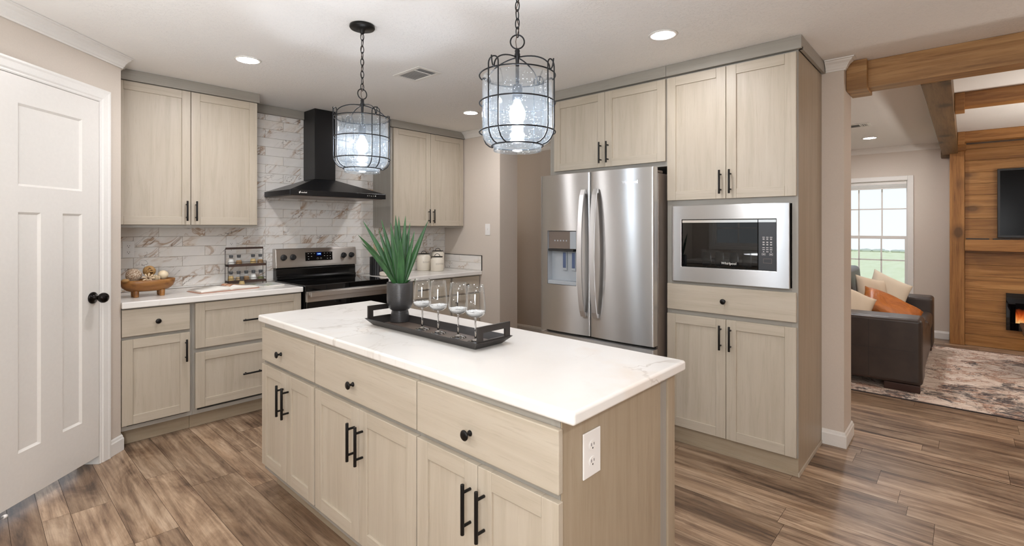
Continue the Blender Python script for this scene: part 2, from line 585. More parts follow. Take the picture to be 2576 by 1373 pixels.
def sweep(mb, path, prof, side, z, m, zs=1):
    """profile (d off the wall, height) swept along a 2-D wall line with mitred corners"""
    n = len(path)
    P = [Vector(p) for p in path]
    rings = []
    for i in range(n):
        nr = []
        for a, b in ((i - 1, i), (i, i + 1)):
            if a >= 0 and b < n:
                d = (P[b] - P[a]).normalized()
                nr.append(Vector((-d.y, d.x)) * side)
        if len(nr) == 2:
            k = (nr[0] + nr[1]) / (1 + nr[0].dot(nr[1]))
        else:
            k = nr[0]
        rings.append([(P[i].x + k.x * d, P[i].y + k.y * d, z + h * zs) for d, h in prof])
    mb.loft(rings, m, False)

CROWN = [(0.0015, -0.068), (0.010, -0.068), (0.012, -0.060), (0.017, -0.056), (0.022, -0.044), (0.033, -0.028), (0.046, -0.018),
         (0.050, -0.010), (0.060, -0.008), (0.062, -0.0015), (0.0015, -0.0015)]
BASE = [(0.0015, 0.001), (0.015, 0.001), (0.015, 0.072), (0.011, 0.080), (0.009, 0.090), (0.004, 0.096), (0.0015, 0.096)]

# ------------------------------------------------------------------ the setting
WALL = M['wall']
def wallbox(name, boxes):
    mb = MB()
    for b in boxes:
        mb.box(*b, WALL)
    return structure(mb.build(name))

HC = H_CEIL
mb = MB()
mb.box(-1.7, 8.4, -2.8, 6.2, HC, HC + 0.1, M['ceiling'])
structure(mb.build('ceiling'))

# floor: planks laid along y, seams measured near the pantry door, random widths further on
mb = MB()
mb.box(-1.7, 8.4, -2.8, 6.2, -0.12, -0.0025, M['seam'])
seams = [0.235, 0.335, 0.490, 0.657, 0.803, 1.022, 1.125]
wl = [0.105, 0.158, 0.21, 0.158, 0.105, 0.21]
i = 0
while seams[-1] < 8.3:
    nx = seams[-1] + wl[i % 6]
    if seams[-1] < 3.747 < nx + 0.06:
        nx = 3.747
    seams.append(nx)
    i += 1
while seams[0] > -1.6:
    seams.insert(0, seams[0] - wl[i % 6])
    i += 1
fixed = {0.235: [3.377], 0.335: [3.363], 0.490: [2.963]}
for x0, x1 in zip(seams, seams[1:]):
    y = -2.8 - RND.random() * 1.2
    if x0 in fixed:
        y = fixed[x0][0] - 1.22 * 6
    while y < 6.2:
        ln = 1.22 if RND.random() < 0.7 else RND.uniform(0.45, 1.0)
        g = 0.0007
        g0 = 0.006 if abs(x0 - 3.747) < 1e-6 else g
        mb.poly([(x0 + g0, y + g, 0), (x1 - g, y + g, 0), (x1 - g, y + ln - g, 0), (x0 + g0, y + ln - g, 0)], M['floor'], rnd=RND.random())
        y += ln
structure(mb.build('floor', recalc=False))

DC = Fr((0.64, 3.846, 0), (1, 1, 0), (1, -1, 0))          # pantry wall: u runs towards its right-hand corner
wallbox('wall_back', [(0.52, 3.99, 4.44, 4.56, 0, HC), (0.52, 0.64, 3.92, 4.44, 0, HC)])
mb = MB()
DL, DR, DT = -0.812, -0.182, 2.104
def wedge(u0, u1, z0, z1):
    DC.box(mb, u0, u1, -0.12, 0, z0, z1, WALL)
wedge(-1.0, DL, 0, HC)
wedge(DL, DR, DT, HC)
mb.prism([DC.P(DR, 0, 0), DC.P(0, 0, 0), (0.64, 3.95, 0), (0.52, 3.95, 0), DC.P(DR, -0.12, 0)], (0, 0, HC), WALL)
structure(mb.build('wall_angled'))
px, py = DC.P(-1.0, 0, 0).xy
wallbox('wall_pantry', [(-1.62, px, py, py + 0.12, 0, HC)])
wallbox('wall_left', [(-1.62, -1.5, -2.72, 0.85, 0, HC), (-1.62, -1.5, 2.82, py, 0, HC), (-1.62, -1.5, 0.85, 2.82, 0, 1.10), (-1.62, -1.5, 0.85, 2.82, 2.10, HC)])
wallbox('wall_front', [(-1.62, 8.3, -2.72, -2.6, 0, HC)])
wallbox('wall_right', [(3.72, 3.99, 3.56, 4.44, 0, HC)])
wallbox('wall_fridge', [(3.68, 3.94, 0.556, 2.42, 0, HC)])
wallbox('wall_hall', [(4.95, 5.07, 2.42, 6.1, 0, HC), (3.99, 4.95, 6.0, 6.1, 0, HC), (3.87, 3.99, 4.56, 6.1, 0, HC)])
wallbox('wall_living', [(3.94, 8.3, 2.30, 2.42, 0, HC)])
WY0, WY1, WZ0, WZ1 = 0.535, 1.345, 0.575, 1.985
wallbox('wall_window', [(8.11, 8.25, -2.6, WY0, 0, HC), (8.11, 8.25, WY1, 2.3, 0, HC), (8.11, 8.25, WY0, WY1, 0, WZ0), (8.11, 8.25, WY0, WY1, WZ1, HC)])

# mouldings
def trim(name, paths, prof, z):
    mb = MB()
    for path, side in paths:
        sweep(mb, path, prof, side, z, M['trim'])
    return structure(mb.build(name))
CP = DC.P
trim('trim_1', [([(-1.5, py), (px, py), (0.64, 3.846), (0.64, 4.086)], -1)], CROWN, HC)
trim('trim_2', [([(3.72, 4.086), (3.72, 3.56), (3.99, 3.56), (3.99, 5.99)], -1)], CROWN, HC)
trim('trim_3', [([(3.68, 0.652), (3.68, 0.5562), (3.70, 0.5562)], -1)], CROWN, HC)
trim('trim_4', [([(4.95, 5.99), (4.95, 2.42)], -1)], CROWN, HC)
trim('trim_5', [([(3.95, 2.3), (8.11, 2.3), (8.11, 0.205)], -1)], CROWN, HC)
a0 = DC.P(-0.1085, 0, 0)
trim('baseboard_angled', [([(a0.x, a0.y), (0.64, 3.846), (0.64, 3.922)], -1)], BASE, 0)
trim('baseboard_pier', [([(3.68, 0.674), (3.68, 0.556), (3.94, 0.556), (3.94, 2.285)], -1)], BASE, 0)
trim('baseboard_hall', [([(4.95, 5.99), (4.95, 2.42)], -1), ([(3.72, 3.80), (3.72, 3.56), (3.99, 3.56), (3.99, 5.99)], -1)], BASE, 0)
trim('baseboard_living', [([(3.95, 2.3), (8.11, 2.3), (8.11, 0.14)], -1)], BASE, 0)
mb = MB()
mb.box(1.552, 2.053, 4.408, 4.4385, 2.347, HC - 0.0015, M['fhx'])
mb.box(2.252, 2.76, 4.408, 4.4385, 2.347, HC - 0.0015, M['fhx'])
structure(mb.build('trim_6', bevel=0.001))

# ------------------------------------------------------------------ pantry door in the angled wall
d = bpy.data.objects.new('door_1', None); COL.objects.link(d)
d.location = DC.P(-0.5, 0, 0); ORG['door_1'] = d.location.copy()
structure(d)
mb = MB()
U0, U1, Z0, Z1 = -0.805, -0.1875, 0.052, 2.099
N0, N1, NP = -0.022, 0.013, 0.004
pan = [(-0.683, -0.308, 1.572, 1.970), (-0.686, -0.562, 0.287, 1.446), (-0.434, -0.308, 0.287, 1.446)]
us = sorted({U0, U1, -0.684, -0.308, -0.562, -0.434})
zs = [Z0, 0.287, 1.446, 1.572, 1.970, Z1]
def inpan(ua, ub, za, zb):
    for p in pan:
        if ua > p[0] - 0.004 and ub < p[1] + 0.004 and za > p[2] - 0.004 and zb < p[3] + 0.004:
            return True
    return False
for ua, ub in zip(us, us[1:]):
    for za, zb in zip(zs, zs[1:]):
        if not inpan(ua, ub, za, zb):
            mb.poly([DC.P(ua, N1, za), DC.P(ub, N1, za), DC.P(ub, N1, zb), DC.P(ua, N1, zb)], M['door'])
for u0, u1, z0, z1 in [(-0.684, -0.308, 1.572, 1.970), (-0.684, -0.562, 0.287, 1.446), (-0.434, -0.308, 0.287, 1.446)]:
    e = 0.011
    o4 = [DC.P(u0, N1, z0), DC.P(u1, N1, z0), DC.P(u1, N1, z1), DC.P(u0, N1, z1)]
    i4 = [DC.P(u0 + e, NP, z0 + e), DC.P(u1 - e, NP, z0 + e), DC.P(u1 - e, NP, z1 - e), DC.P(u0 + e, NP, z1 - e)]
    for k in range(4):
        mb.poly([o4[k], o4[(k + 1) % 4], i4[(k + 1) % 4], i4[k]], M['door'])
    mb.poly(i4, M['door'])
c4 = [(U0, Z0), (U1, Z0), (U1, Z1), (U0, Z1)]
for k in range(4):
    a, b = c4[k], c4[(k + 1) % 4]
    mb.poly([DC.P(a[0], N0, a[1]), DC.P(b[0], N0, b[1]), DC.P(b[0], N1, b[1]), DC.P(a[0], N1, a[1])], M['door'])
mb.poly([DC.P(u, N0, z) for u, z in c4], M['door'])
bmesh.ops.remove_doubles(mb.bm, verts=mb.bm.verts[:], dist=0.0001)
leaf = mb.build('door_leaf', d)
mb = MB()
kc = DC.P(-0.236, N1, 0.972)
mb.lathe([(0.033, 0), (0.033, 0.006), (0.029, 0.010), (0.014, 0.014), (0.0115, 0.034), (0.016, 0.040), (0.0245, 0.046), (0.029, 0.056), (0.0285, 0.066), (0.023, 0.076), (0.012, 0.081), (0.0, 0.082)],
         kc, M['bronze'], 32, DC.nn)
mb.build('door_knob', leaf)
mb = MB()
CAS = [(0.0, 0.0), (0.0, 0.009), (0.006, 0.012), (0.014, 0.012), (0.022, 0.0165), (0.052, 0.0185), (0.062, 0.021), (0.072, 0.021), (0.072, 0.0)]
def casing(fr, u_in, z_top, s_, zb=0.001):
    rings = []
    for (u, z) in ((u_in, zb), (u_in, z_top)):
        rings.append([fr.P(u + s_ * c, n, z + (c if z > 1 else 0)) for c, n in CAS])
    mb.loft(rings, M['trim'], False)
def head(fr, ua, ub, z):
    mb.loft([[fr.P(ua - c, n, z + c) for c, n in CAS], [fr.P(ub + c, n, z + c) for c, n in CAS]], M['trim'], False)
casing(DC, -0.180, 2.1035, 1)
casing(DC, -0.8125, 2.1035, -1)
head(DC, -0.8125, -0.180, 2.1035)
DC.box(mb, DR - 0.0025, DR - 0.0005, -0.118, 0.009, 0.001, 2.1025, M['trim'])
DC.box(mb, DL + 0.0005, DL + 0.004, -0.118, 0.009, 0.001, 2.1025, M['trim'])
mb.build('door_casing', d)

# ------------------------------------------------------------------ windows
def window(name, xw, dirx, y0, y1, z0, z1, cols, blind):
    """double-hung window in a wall x = xw, room side towards -dirx"""
    w = bpy.data.objects.new(name, None); COL.objects.link(w)
    w.location = (xw, (y0 + y1) / 2, z0); ORG[name] = Vector(w.location)
    structure(w)
    s_ = dirx
    X = lambda t: xw + s_ * t
    def bx(mb, a, b, ya, yb, za, zb, m=None):
        mb.box(min(X(a), X(b)), max(X(a), X(b)), ya, yb, za, zb, m or M['trim'])
    mb = MB()
    cw = 0.055
    bx(mb, -0.018, -0.001, y0 - cw, y0 + 0.004, z0 - cw, z1 + cw)
    bx(mb, -0.018, -0.001, y1 - 0.004, y1 + cw, z0 - cw, z1 + cw)
    bx(mb, -0.018, -0.001, y0 + 0.004, y1 - 0.004, z1 - 0.004, z1 + cw)
    bx(mb, -0.018, -0.001, y0 + 0.004, y1 - 0.004, z0 - cw, z0 + 0.004)
    mb.build('window_casing', w, bevel=0.004)
    mb = MB()
    bx(mb, 0.001, 0.12, y0 + 0.001, y0 + 0.012, z0 + 0.001, z1 - 0.001)
    bx(mb, 0.001, 0.12, y1 - 0.012, y1 - 0.001, z0 + 0.001, z1 - 0.001)
    bx(mb, 0.001, 0.12, y0 + 0.012, y1 - 0.012, z1 - 0.012, z1 - 0.001)
    bx(mb, 0.001, 0.12, y0 + 0.012, y1 - 0.012, z0 + 0.001, z0 + 0.012)
    mb.build('window_jamb', w)
    zm = z0 + (z1 - z0) * (0.475 if blind else 0.5)
    for (za, zb, n0, tt) in ((zm - 0.02, z1 - 0.012, 0.075, 'u'), (z0 + 0.012, zm + 0.02, 0.045, 'l')):
        mb = MB()
        ya, yb, t = y0 + 0.012, y1 - 0.012, (0.012 if tt == 'u' else 0.026)
        bx(mb, n0, n0 + 0.028, ya, ya + t, za, zb)
        bx(mb, n0, n0 + 0.028, yb - t, yb, za, zb)
        bx(mb, n0, n0 + 0.028, ya + t, yb - t, za, za + (0.04 if tt == 'u' else 0.035))
        bx(mb, n0, n0 + 0.028, ya + t, yb - t, zb - (0.03 if tt == 'u' else 0.04), zb)
        for k in range(1, cols):
            yy = ya + t + (yb - ya - 2 * t) * k / cols
            bx(mb, n0 + 0.006, n0 + 0.02, yy - 0.008, yy + 0.008, za + 0.036, zb - 0.036)
        zz = (za + zb) / 2 + (0.02 if blind else 0)
        bx(mb, n0 + 0.006, n0 + 0.02, ya + t, yb - t, zz - 0.008, zz + 0.008)
        f = mb.build('window_sash', w, bevel=0.002)
        mb = MB()
        bx(mb, n0 + 0.012, n0 + 0.014, ya + t, yb - t, za + 0.036, zb - 0.031, M['pane'])
        mb.build('window_pane', f)
    return w
W1 = window('window_1', 8.11, 1, WY0, WY1, WZ0, WZ1, 3, True)
W2 = window('window_2', -1.5, -1, 0.85, 2.82, 1.10, 2.10, 6, False)
# raised blind under the head of the living-room window
t = thing('window_blind', 'raised white horizontal blind at the top of the living room window', 'blind', (8.125, 0.94, 1.965))
mb = MB(); mb.box(8.118, 8.15, 0.55, 1.33, 1.935, 1.970, M['trim']); mb.build('head_rail', t, bevel=0.003)
mb = MB()
for k in range(6):
    mb.box(8.116, 8.150, 0.552, 1.328, 1.895 + k * 0.0065, 1.899 + k * 0.0065, M['trim'])
mb.box(8.118, 8.148, 0.552, 1.328, 1.880, 1.893, M['trim'])
mb.build('slat_stack', t)
# land seen through the windows
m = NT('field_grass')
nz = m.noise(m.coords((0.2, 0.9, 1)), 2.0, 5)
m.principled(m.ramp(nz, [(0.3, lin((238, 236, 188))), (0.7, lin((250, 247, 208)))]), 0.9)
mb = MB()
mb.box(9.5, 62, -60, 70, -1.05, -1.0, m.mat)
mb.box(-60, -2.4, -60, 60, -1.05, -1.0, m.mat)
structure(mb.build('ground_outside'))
mb = MB()
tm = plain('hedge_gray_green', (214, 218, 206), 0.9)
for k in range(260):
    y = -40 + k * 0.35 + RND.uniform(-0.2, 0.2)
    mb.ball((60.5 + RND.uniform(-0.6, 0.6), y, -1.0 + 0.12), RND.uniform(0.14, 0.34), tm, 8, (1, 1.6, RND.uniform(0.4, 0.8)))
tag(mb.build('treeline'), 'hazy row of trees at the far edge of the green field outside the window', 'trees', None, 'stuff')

# ------------------------------------------------------------------ cabinet pieces
def bar_pull(fr, parent, u, z, n, L=0.147, vert=True, so=0.032):
    mb = MB()
    h, p = L / 2, L / 2 - 0.025
    if vert:
        mb.lathe([(0.006, -h), (0.006, h)], fr.P(u, n + so, z), M['black'], 14)
        for dz in (-p, p):
            mb.lathe([(0.0047, 0.0003), (0.0047, so - 0.002)], fr.P(u, n, z + dz), M['black'], 12, fr.nn)
    else:
        mb.lathe([(0.006, -h), (0.006, h)], fr.P(u, n + so, z), M['black'], 14, fr.u)
        for du in (-p, p):
            mb.lathe([(0.0047, 0.0003), (0.0047, so - 0.002)], fr.P(u + du, n, z), M['black'], 12, fr.nn)
    mb.build('handle', parent, bevel=0.0012)

def knob(fr, parent, u, z, n):
    mb = MB()
    mb.lathe([(0.0095, 0.0003), (0.0085, 0.004), (0.005, 0.008), (0.005, 0.016), (0.010, 0.019), (0.0155, 0.022), (0.0162, 0.025), (0.013, 0.028), (0.0, 0.0292)],
             fr.P(u, n, z), M['black'], 28, fr.nn)
    mb.build('knob', parent)

def shaker(fr, parent, name, u0, u1, z0, z1, n0, n1, st=0.057, rl=None):
    rl = rl or st
    WH = M['why'] if abs(fr.u.y) > 0.5 else M['whx']
    mb = MB()
    fr.box(mb, u0, u0 + st, n0, n1, z0, z1, M['wv'])
    fr.box(mb, u1 - st, u1, n0, n1, z0, z1, M['wv'])
    e = 0.0003
    fr.box(mb, u0 + st + e, u1 - st - e, n0, n1, z0, z0 + rl, WH)
    fr.box(mb, u0 + st + e, u1 - st - e, n0, n1, z1 - rl, z1, WH)
    fr.box(mb, u0 + st - 0.004, u1 - st + 0.004, n0 + 0.002, n1 - 0.0085, z0 + rl - 0.004, z1 - rl + 0.004, M['wv'])
    return mb.build(name, parent, bevel=0.0016)

def slab(fr, parent, name, u0, u1, z0, z1, n0, n1):
    WH = M['why'] if abs(fr.u.y) > 0.5 else M['whx']
    mb = MB()
    fr.box(mb, u0, u1, n0, n1, z0, z1, WH)
    return mb.build(name, parent, bevel=0.003)

def carcass(fr, parent, u0, u1, z0, z1, depth, rail_z=(), stile_u=(), stile=0.03, top_rail=0.025, bot_rail=0.025):
    """side, top, bottom and back boards behind a face frame"""
    WH = M['fhy'] if abs(fr.u.y) > 0.5 else M['fhx']
    mb = MB()
    t = 0.018
    fr.box(mb, u0, u0 + t, -depth, -0.0193, z0, z1, M['fv'])
    fr.box(mb, u1 - t, u1, -depth, -0.0193, z0, z1, M['fv'])
    fr.box(mb, u0 + t, u1 - t, -depth, -0.0193, z0, z0 + t, M['fv'])
    fr.box(mb, u0 + t, u1 - t, -depth, -0.0193, z1 - t, z1, M['fv'])
    fr.box(mb, u0 + t, u1 - t, -depth, -depth + 0.008, z0 + t, z1 - t, M['fv'])
    mb.build('carcass', parent)
    mb = MB()
    fr.box(mb, u0, u0 + stile, -0.019, 0, z0, z1, M['fv'])
    fr.box(mb, u1 - stile, u1, -0.019, 0, z0, z1, M['fv'])
    for su in stile_u:
        fr.box(mb, su - stile / 2, su + stile / 2, -0.019, 0, z0 + bot_rail, z1 - top_rail, M['fv'])
    fr.box(mb, u0 + stile, u1 - stile, -0.019, 0, z0, z0 + bot_rail, WH)
    fr.box(mb, u0 + stile, u1 - stile, -0.019, 0, z1 - top_rail, z1, WH)
    for rz in rail_z:
        fr.box(mb, u0 + stile, u1 - stile, -0.0188, -0.0002, rz - 0.02, rz + 0.02, WH)
    mb.build('face_frame', parent)

def toe(fr, parent, u0, u1, n, z1, strip=False):
    WH = M['thy'] if abs(fr.u.y) > 0.5 else M['thx']
    mb = MB()
    fr.box(mb, u0, u1, n - 0.018, n, 0.001, z1, WH)
    if strip:
        fr.box(mb, u0, u1, n + 0.0003, n + 0.006, 0.001, 0.022, WH)
    mb.build('toe_kick', parent, bevel=0.001)

# ---- back wall run: upper cabinets (door faces at y = 4.10)
BU = Fr((0, 4.12, 0), (1, 0, 0), (0, -1, 0))
def crown_board(fr, parent, u0, u1, nf, depth, ends, z0=2.349):
    WH = M['fhy'] if abs(fr.u.y) > 0.5 else M['fhx']
    WX = M['fhx'] if WH is M['fhy'] else M['fhy']
    mb = MB()
    z1 = HC - 0.001
    fr.box(mb, u0, u1, nf - 0.018, nf, z0, z1, WH)
    fr.box(mb, u0, u1, nf - 0.04, nf - 0.0185, z0, z0 + 0.012, WH)
    for e in ends:
        if e == 'l':
            fr.box(mb, u0, u0 + 0.018, -depth, nf - 0.0185, z0, z1, WX)
        else:
            fr.box(mb, u1 - 0.018, u1, -depth, nf - 0.0185, z0, z1, WX)
    mb.build('crown_board', parent, bevel=0.0012)

t = thing('wall_cabinet', 'tall two-door upper cabinet between the white door wall and the black range hood', 'cabinet', (1.09, 4.28, 1.39), 'upper cabinets on the tiled wall')
carcass(BU, t, 0.642, 1.540, 1.372, 2.347, 0.308, bot_rail=0.03, stile_u=(1.0825,))
dl = shaker(BU, t, 'door', 0.644, 1.0805, 1.392, 2.345, 0.0005, 0.0205, 0.053, 0.057); bar_pull(BU, dl, 1.0535, 1.490, 0.0205, 0.142)
dr = shaker(BU, t, 'door', 1.0845, 1.534, 1.392, 2.345, 0.0005, 0.0205, 0.057); bar_pull(BU, dr, 1.1125, 1.490, 0.0205, 0.142)
crown_board(BU, t, 0.642, 1.549, 0.031, 0.300, 'r')

t = thing('wall_cabinet', 'two-door upper cabinet to the right of the black range hood, above the cream canisters', 'cabinet', (3.24, 4.28, 1.39), 'upper cabinets on the tiled wall')
carcass(BU, t, 2.771, 3.717, 1.372, 2.347, 0.308, bot_rail=0.03, stile_u=(3.245,))
dl = shaker(BU, t, 'door', 2.795, 3.243, 1.390, 2.345, 0.0005, 0.0205); bar_pull(BU, dl, 3.215, 1.490, 0.0205, 0.142)
dr = shaker(BU, t, 'door', 3.247, 3.700, 1.390, 2.345, 0.0005, 0.0205); bar_pull(BU, dr, 3.275, 1.490, 0.0205, 0.142)
crown_board(BU, t, 2.762, 3.717, 0.031, 0.300, 'l')

# ---- back wall run: base cabinets (door faces at y = 3.845)
BB = Fr((0, 3.8655, 0), (1, 0, 0), (0, -1, 0))
CT = 0.868
def base_unit(label, u0, u1, group='base cabinets on the tiled wall'):
    return thing('base_cabinet', label, 'cabinet', ((u0 + u1) / 2, 4.15, 0), group)
t = base_unit('narrow base cabinet with one drawer and one door, beside the white door wall', 0.642, 1.026)
carcass(BB, t, 0.642, 1.026, 0.105, CT, 0.565, rail_z=(0.677,))
d1 = slab(BB, t, 'drawer', 0.644, 1.010, 0.692, 0.860, 0.0005, 0.0205); knob(BB, d1, 0.829, 0.772, 0.0205)
d1 = shaker(BB, t, 'door', 0.644, 1.010, 0.140, 0.672, 0.0005, 0.0205); bar_pull(BB, d1, 0.984, 0.556, 0.0205)
toe(BB, t, 0.642, 1.026, -0.062, 0.104)
t = base_unit('wide base cabinet with two deep drawers, left of the stainless range', 1.0275, 1.772)
carcass(BB, t, 1.0275, 1.772, 0.105, CT, 0.565, rail_z=(0.538,))
for z0, z1, zh in ((0.553, 0.860, 0.708), (0.147, 0.524, 0.323)):
    d1 = shaker(BB, t, 'drawer', 1.0425, 1.766, z0, z1, 0.0005, 0.0205); bar_pull(BB, d1, 1.406, zh, 0.0205, 0.147, False)
toe(BB, t, 1.0275, 1.772, -0.062, 0.104)
t = base_unit('base cabinet with stacked drawers just right of the stainless range', 2.548, 3.315)
carcass(BB, t, 2.548, 3.315, 0.105, CT, 0.565, rail_z=(0.677,))
for z0, z1, zh in ((0.692, 0.860, 0.776), (0.42, 0.672, 0.546), (0.140, 0.40, 0.27)):
    d1 = slab(BB, t, 'drawer', 2.563, 3.300, z0, z1, 0.0005, 0.0205); bar_pull(BB, d1, 2.945, zh, 0.0205, 0.147, False)
toe(BB, t, 2.548, 3.315, -0.062, 0.104)
t = base_unit('narrow base cabinet with one knobbed drawer in the corner under the cream canisters', 3.3165, 3.716)
carcass(BB, t, 3.3165, 3.716, 0.105, CT, 0.565, rail_z=(0.677,))
d1 = slab(BB, t, 'drawer', 3.331, 3.700, 0.692, 0.860, 0.0005, 0.0205); knob(BB, d1, 3.52, 0.772, 0.0205)
d1 = shaker(BB, t, 'door', 3.331, 3.700, 0.140, 0.672, 0.0005, 0.0205); bar_pull(BB, d1, 3.360, 0.556, 0.0205)
toe(BB, t, 3.3165, 3.716, -0.062, 0.104)

def slab_top(pts, z0, z1, name, label, org, r=0.006):
    mb = MB()
    mb.prism([(x, y, z0) for x, y in pts], (0, 0, z1 - z0), M['stone'])
    return tag(mb.build(name, org=org, bevel=r, seg=3), label, 'countertop')
slab_top([(0.6415, 3.822), (1.774, 3.822), (1.774, 4.428), (0.6415, 4.428)], 0.8695, 0.910, 'countertop',
         'white veined countertop left of the stainless range, with the wooden bowl on it', (1.2, 4.1, 0.87))
slab_top([(2.545, 3.822), (3.7185, 3.822), (3.7185, 4.428), (2.545, 4.428)], 0.8695, 0.910, 'countertop',
         'white veined countertop right of the range, in the corner with the canisters', (3.1, 4.1, 0.87))

# ---- marble tiles
def tiles(name, label, fr, u_lo, u_hi, z_lo, z_hi, off, holes, org, z_base=1.0005):
    mb = MB()
    tw, th, g = 0.3048, 0.0762, 0.0011
    fr.box(mb, u_lo, u_hi, 0.0012, 0.0068, z_lo, z_hi, M['grout'])
    r0 = int(math.floor((z_lo - z_base) / th)) - 1
    r1 = int(math.ceil((z_hi - z_base) / th)) + 1
    for r in range(r0, r1):
        za, zb = max(z_base + r * th, z_lo), min(z_base + (r + 1) * th, z_hi)
        if zb - za < 0.006:
            continue
        s_ = off + (tw / 2 if r % 2 else 0)
        k0 = int((u_lo - s_) / tw) - 2
        k1 = int((u_hi - s_) / tw) + 2
        for k in range(k0, k1):
            ua, ub = max(s_ + k * tw, u_lo), min(s_ + (k + 1) * tw, u_hi)
            if ub - ua < 0.006:
                continue
            mb_r = RND.random()
            A, B, C, D = ua + g, ub - g, za + g, zb - g
            e = 0.0012
            o4 = [fr.P(A, 0.0069, C), fr.P(B, 0.0069, C), fr.P(B, 0.0069, D), fr.P(A, 0.0069, D)]
            i4 = [fr.P(A + e, 0.0085, C + e), fr.P(B - e, 0.0085, C + e), fr.P(B - e, 0.0085, D - e), fr.P(A + e, 0.0085, D - e)]
            for q in range(4):
                mb.poly([o4[q], o4[(q + 1) % 4], i4[(q + 1) % 4], i4[q]], M['tile'], rnd=mb_r)
            mb.poly(i4, M['tile'], rnd=mb_r)
    return tag(mb.build(name, org=org), label, 'backsplash')
TB = Fr((0, 4.44, 0), (1, 0, 0), (0, -1, 0))
tiles('tile_backsplash', 'marble-look subway tile backsplash covering the wall behind the range and hood', TB, 0.6415, 3.7185, 0.9105, 2.3465, 0.962, [], (2.1, 4.44, 0.91))
TR = Fr((3.72, 4.43, 0), (0, -1, 0), (-1, 0, 0))
t = tiles('side_splash', 'low marble-look tile side splash on the wall at the right end of the counter', TR, 0.0, 0.604, 0.9105, 1.070, 0.10, [], (3.72, 4.1, 0.91), 0.9175)
mb = MB()
TR.box(mb, 0.0, 0.6095, 0.0010, 0.0098, 1.0702, 1.0745, M['black'])
TR.box(mb, 0.6045, 0.6095, 0.0010, 0.0098, 0.9105, 1.070, M['black'])
mb.build('edge_trim', t)

# ---- pantry tower and the cabinet over the refrigerator (door faces at x = 3.055)
PT = Fr((3.0755, 1.431, 0), (0, -1, 0), (-1, 0, 0))
t = thing('pantry_cabinet', 'tall pantry cabinet with four doors and a drawer around the built-in microwave', 'cabinet', (3.37, 1.05, 0))
mb = MB()
D_ = 0.602
for u0, u1 in ((0.0, 0.018), (0.737, 0.755)):
    PT.box(mb, u0, u1, -D_, -0.0193, 0.001, 2.347, M['sv'])
for z in (0.105, 1.0, 1.528, 2.329):
    PT.box(mb, 0.0182, 0.7368, -D_, -0.0193, z, z + 0.018, M['why'])
PT.box(mb, 0.0182, 0.7368, -D_, -D_ + 0.008, 0.124, 2.328, M['wv'])
mb.build('carcass', t)
mb = MB()
PT.box(mb, 0.0, 0.030, -0.019, 0, 0.102, 2.347, M['fv'])
PT.box(mb, 0.725, 0.755, -0.019, 0, 0.102, 2.347, M['fv'])
for za, zb in ((0.102, 0.13), (0.812, 0.862), (1.0, 1.035), (1.507, 1.56), (2.32, 2.347)):
    PT.box(mb, 0.0302, 0.7248, -0.0188, -0.0002, za, zb, M['fhy'])
mb.build('face_frame', t)
for u0, u1, uh in ((0.006, 0.3745, 0.347), (0.3775, 0.749, 0.404)):
    d1 = shaker(PT, t, 'door', u0, u1, 0.108, 0.821, 0.0005, 0.0205); bar_pull(PT, d1, uh, 0.713, 0.0205)
    d1 = shaker(PT, t, 'door', u0, u1, 1.546, 2.336, 0.0005, 0.0205); bar_pull(PT, d1, uh, 1.645, 0.0205, 0.142)
d1 = slab(PT, t, 'drawer', 0.006, 0.749, 0.850, 1.014, 0.0005, 0.0205); knob(PT, d1, 0.365, 0.930, 0.0205)
toe(PT, t, 0.0, 0.755, -0.004, 0.101, True)
mb = MB()
PT.box(mb, 0.7553, 0.761, -0.599, 0.001, 0.001, 0.022, M['whx'])
mb.build('shoe_strip', t)
crown_board(PT, t, 0.0008, 0.776, 0.0265, 0.602, 'r')

FU = Fr((3.0755, 2.395, 0), (0, -1, 0), (-1, 0, 0))
t = thing('wall_cabinet', 'short two-door cabinet above the stainless refrigerator', 'cabinet', (3.37, 1.91, 1.775), 'cabinets on the refrigerator wall')
carcass(FU, t, 0.0, 0.9625, 1.772, 2.347, 0.602, stile=0.045, bot_rail=0.035, stile_u=(0.502,))
d1 = shaker(FU, t, 'door', 0.050, 0.501, 1.803, 2.336, 0.0005, 0.0205); bar_pull(FU, d1, 0.473, 1.905, 0.0205, 0.150)
d1 = shaker(FU, t, 'door', 0.5035, 0.957, 1.803, 2.336, 0.0005, 0.0205); bar_pull(FU, d1, 0.532, 1.905, 0.0205, 0.150)
crown_board(FU, t, -0.012, 0.963, 0.0265, 0.602, 'l')

# ---- built-in microwave
t = thing('microwave', 'stainless-trimmed built-in microwave in the tall pantry cabinet', 'microwave', (3.05, 1.05, 1.03))
MW = Fr((3.0755, 1.431, 0), (0, -1, 0), (-1, 0, 0))
u0, u1, z0, z1 = 0.044, 0.719, 1.032, 1.510
a0, a1, b0, b1 = 0.106, 0.653, 1.126, 1.421
mb = MB()
nb, nf = 0.0008, 0.030
def ring(n_o, n_i):
    O = [MW.P(u0, n_o, z0), MW.P(u1, n_o, z0), MW.P(u1, n_o, z1), MW.P(u0, n_o, z1)]
    I = [MW.P(a0, n_i, b0), MW.P(a1, n_i, b0), MW.P(a1, n_i, b1), MW.P(a0, n_i, b1)]
    return O, I
O0, I0 = ring(nb, nb)
O1, I1 = ring(nf, nf)
for k in range(4):
    j = (k + 1) % 4
    mb.poly([O0[k], O0[j], O1[j], O1[k]], M['steel'])
    mb.poly([O1[k], O1[j], I1[j], I1[k]], M['steel'])
    mb.poly([I1[k], I1[j], I0[j], I0[k]], M['steel'])
    mb.poly([O0[k], O0[j], I0[j], I0[k]], M['steel'])
bmesh.ops.remove_doubles(mb.bm, verts=mb.bm.verts[:], dist=0.0001)
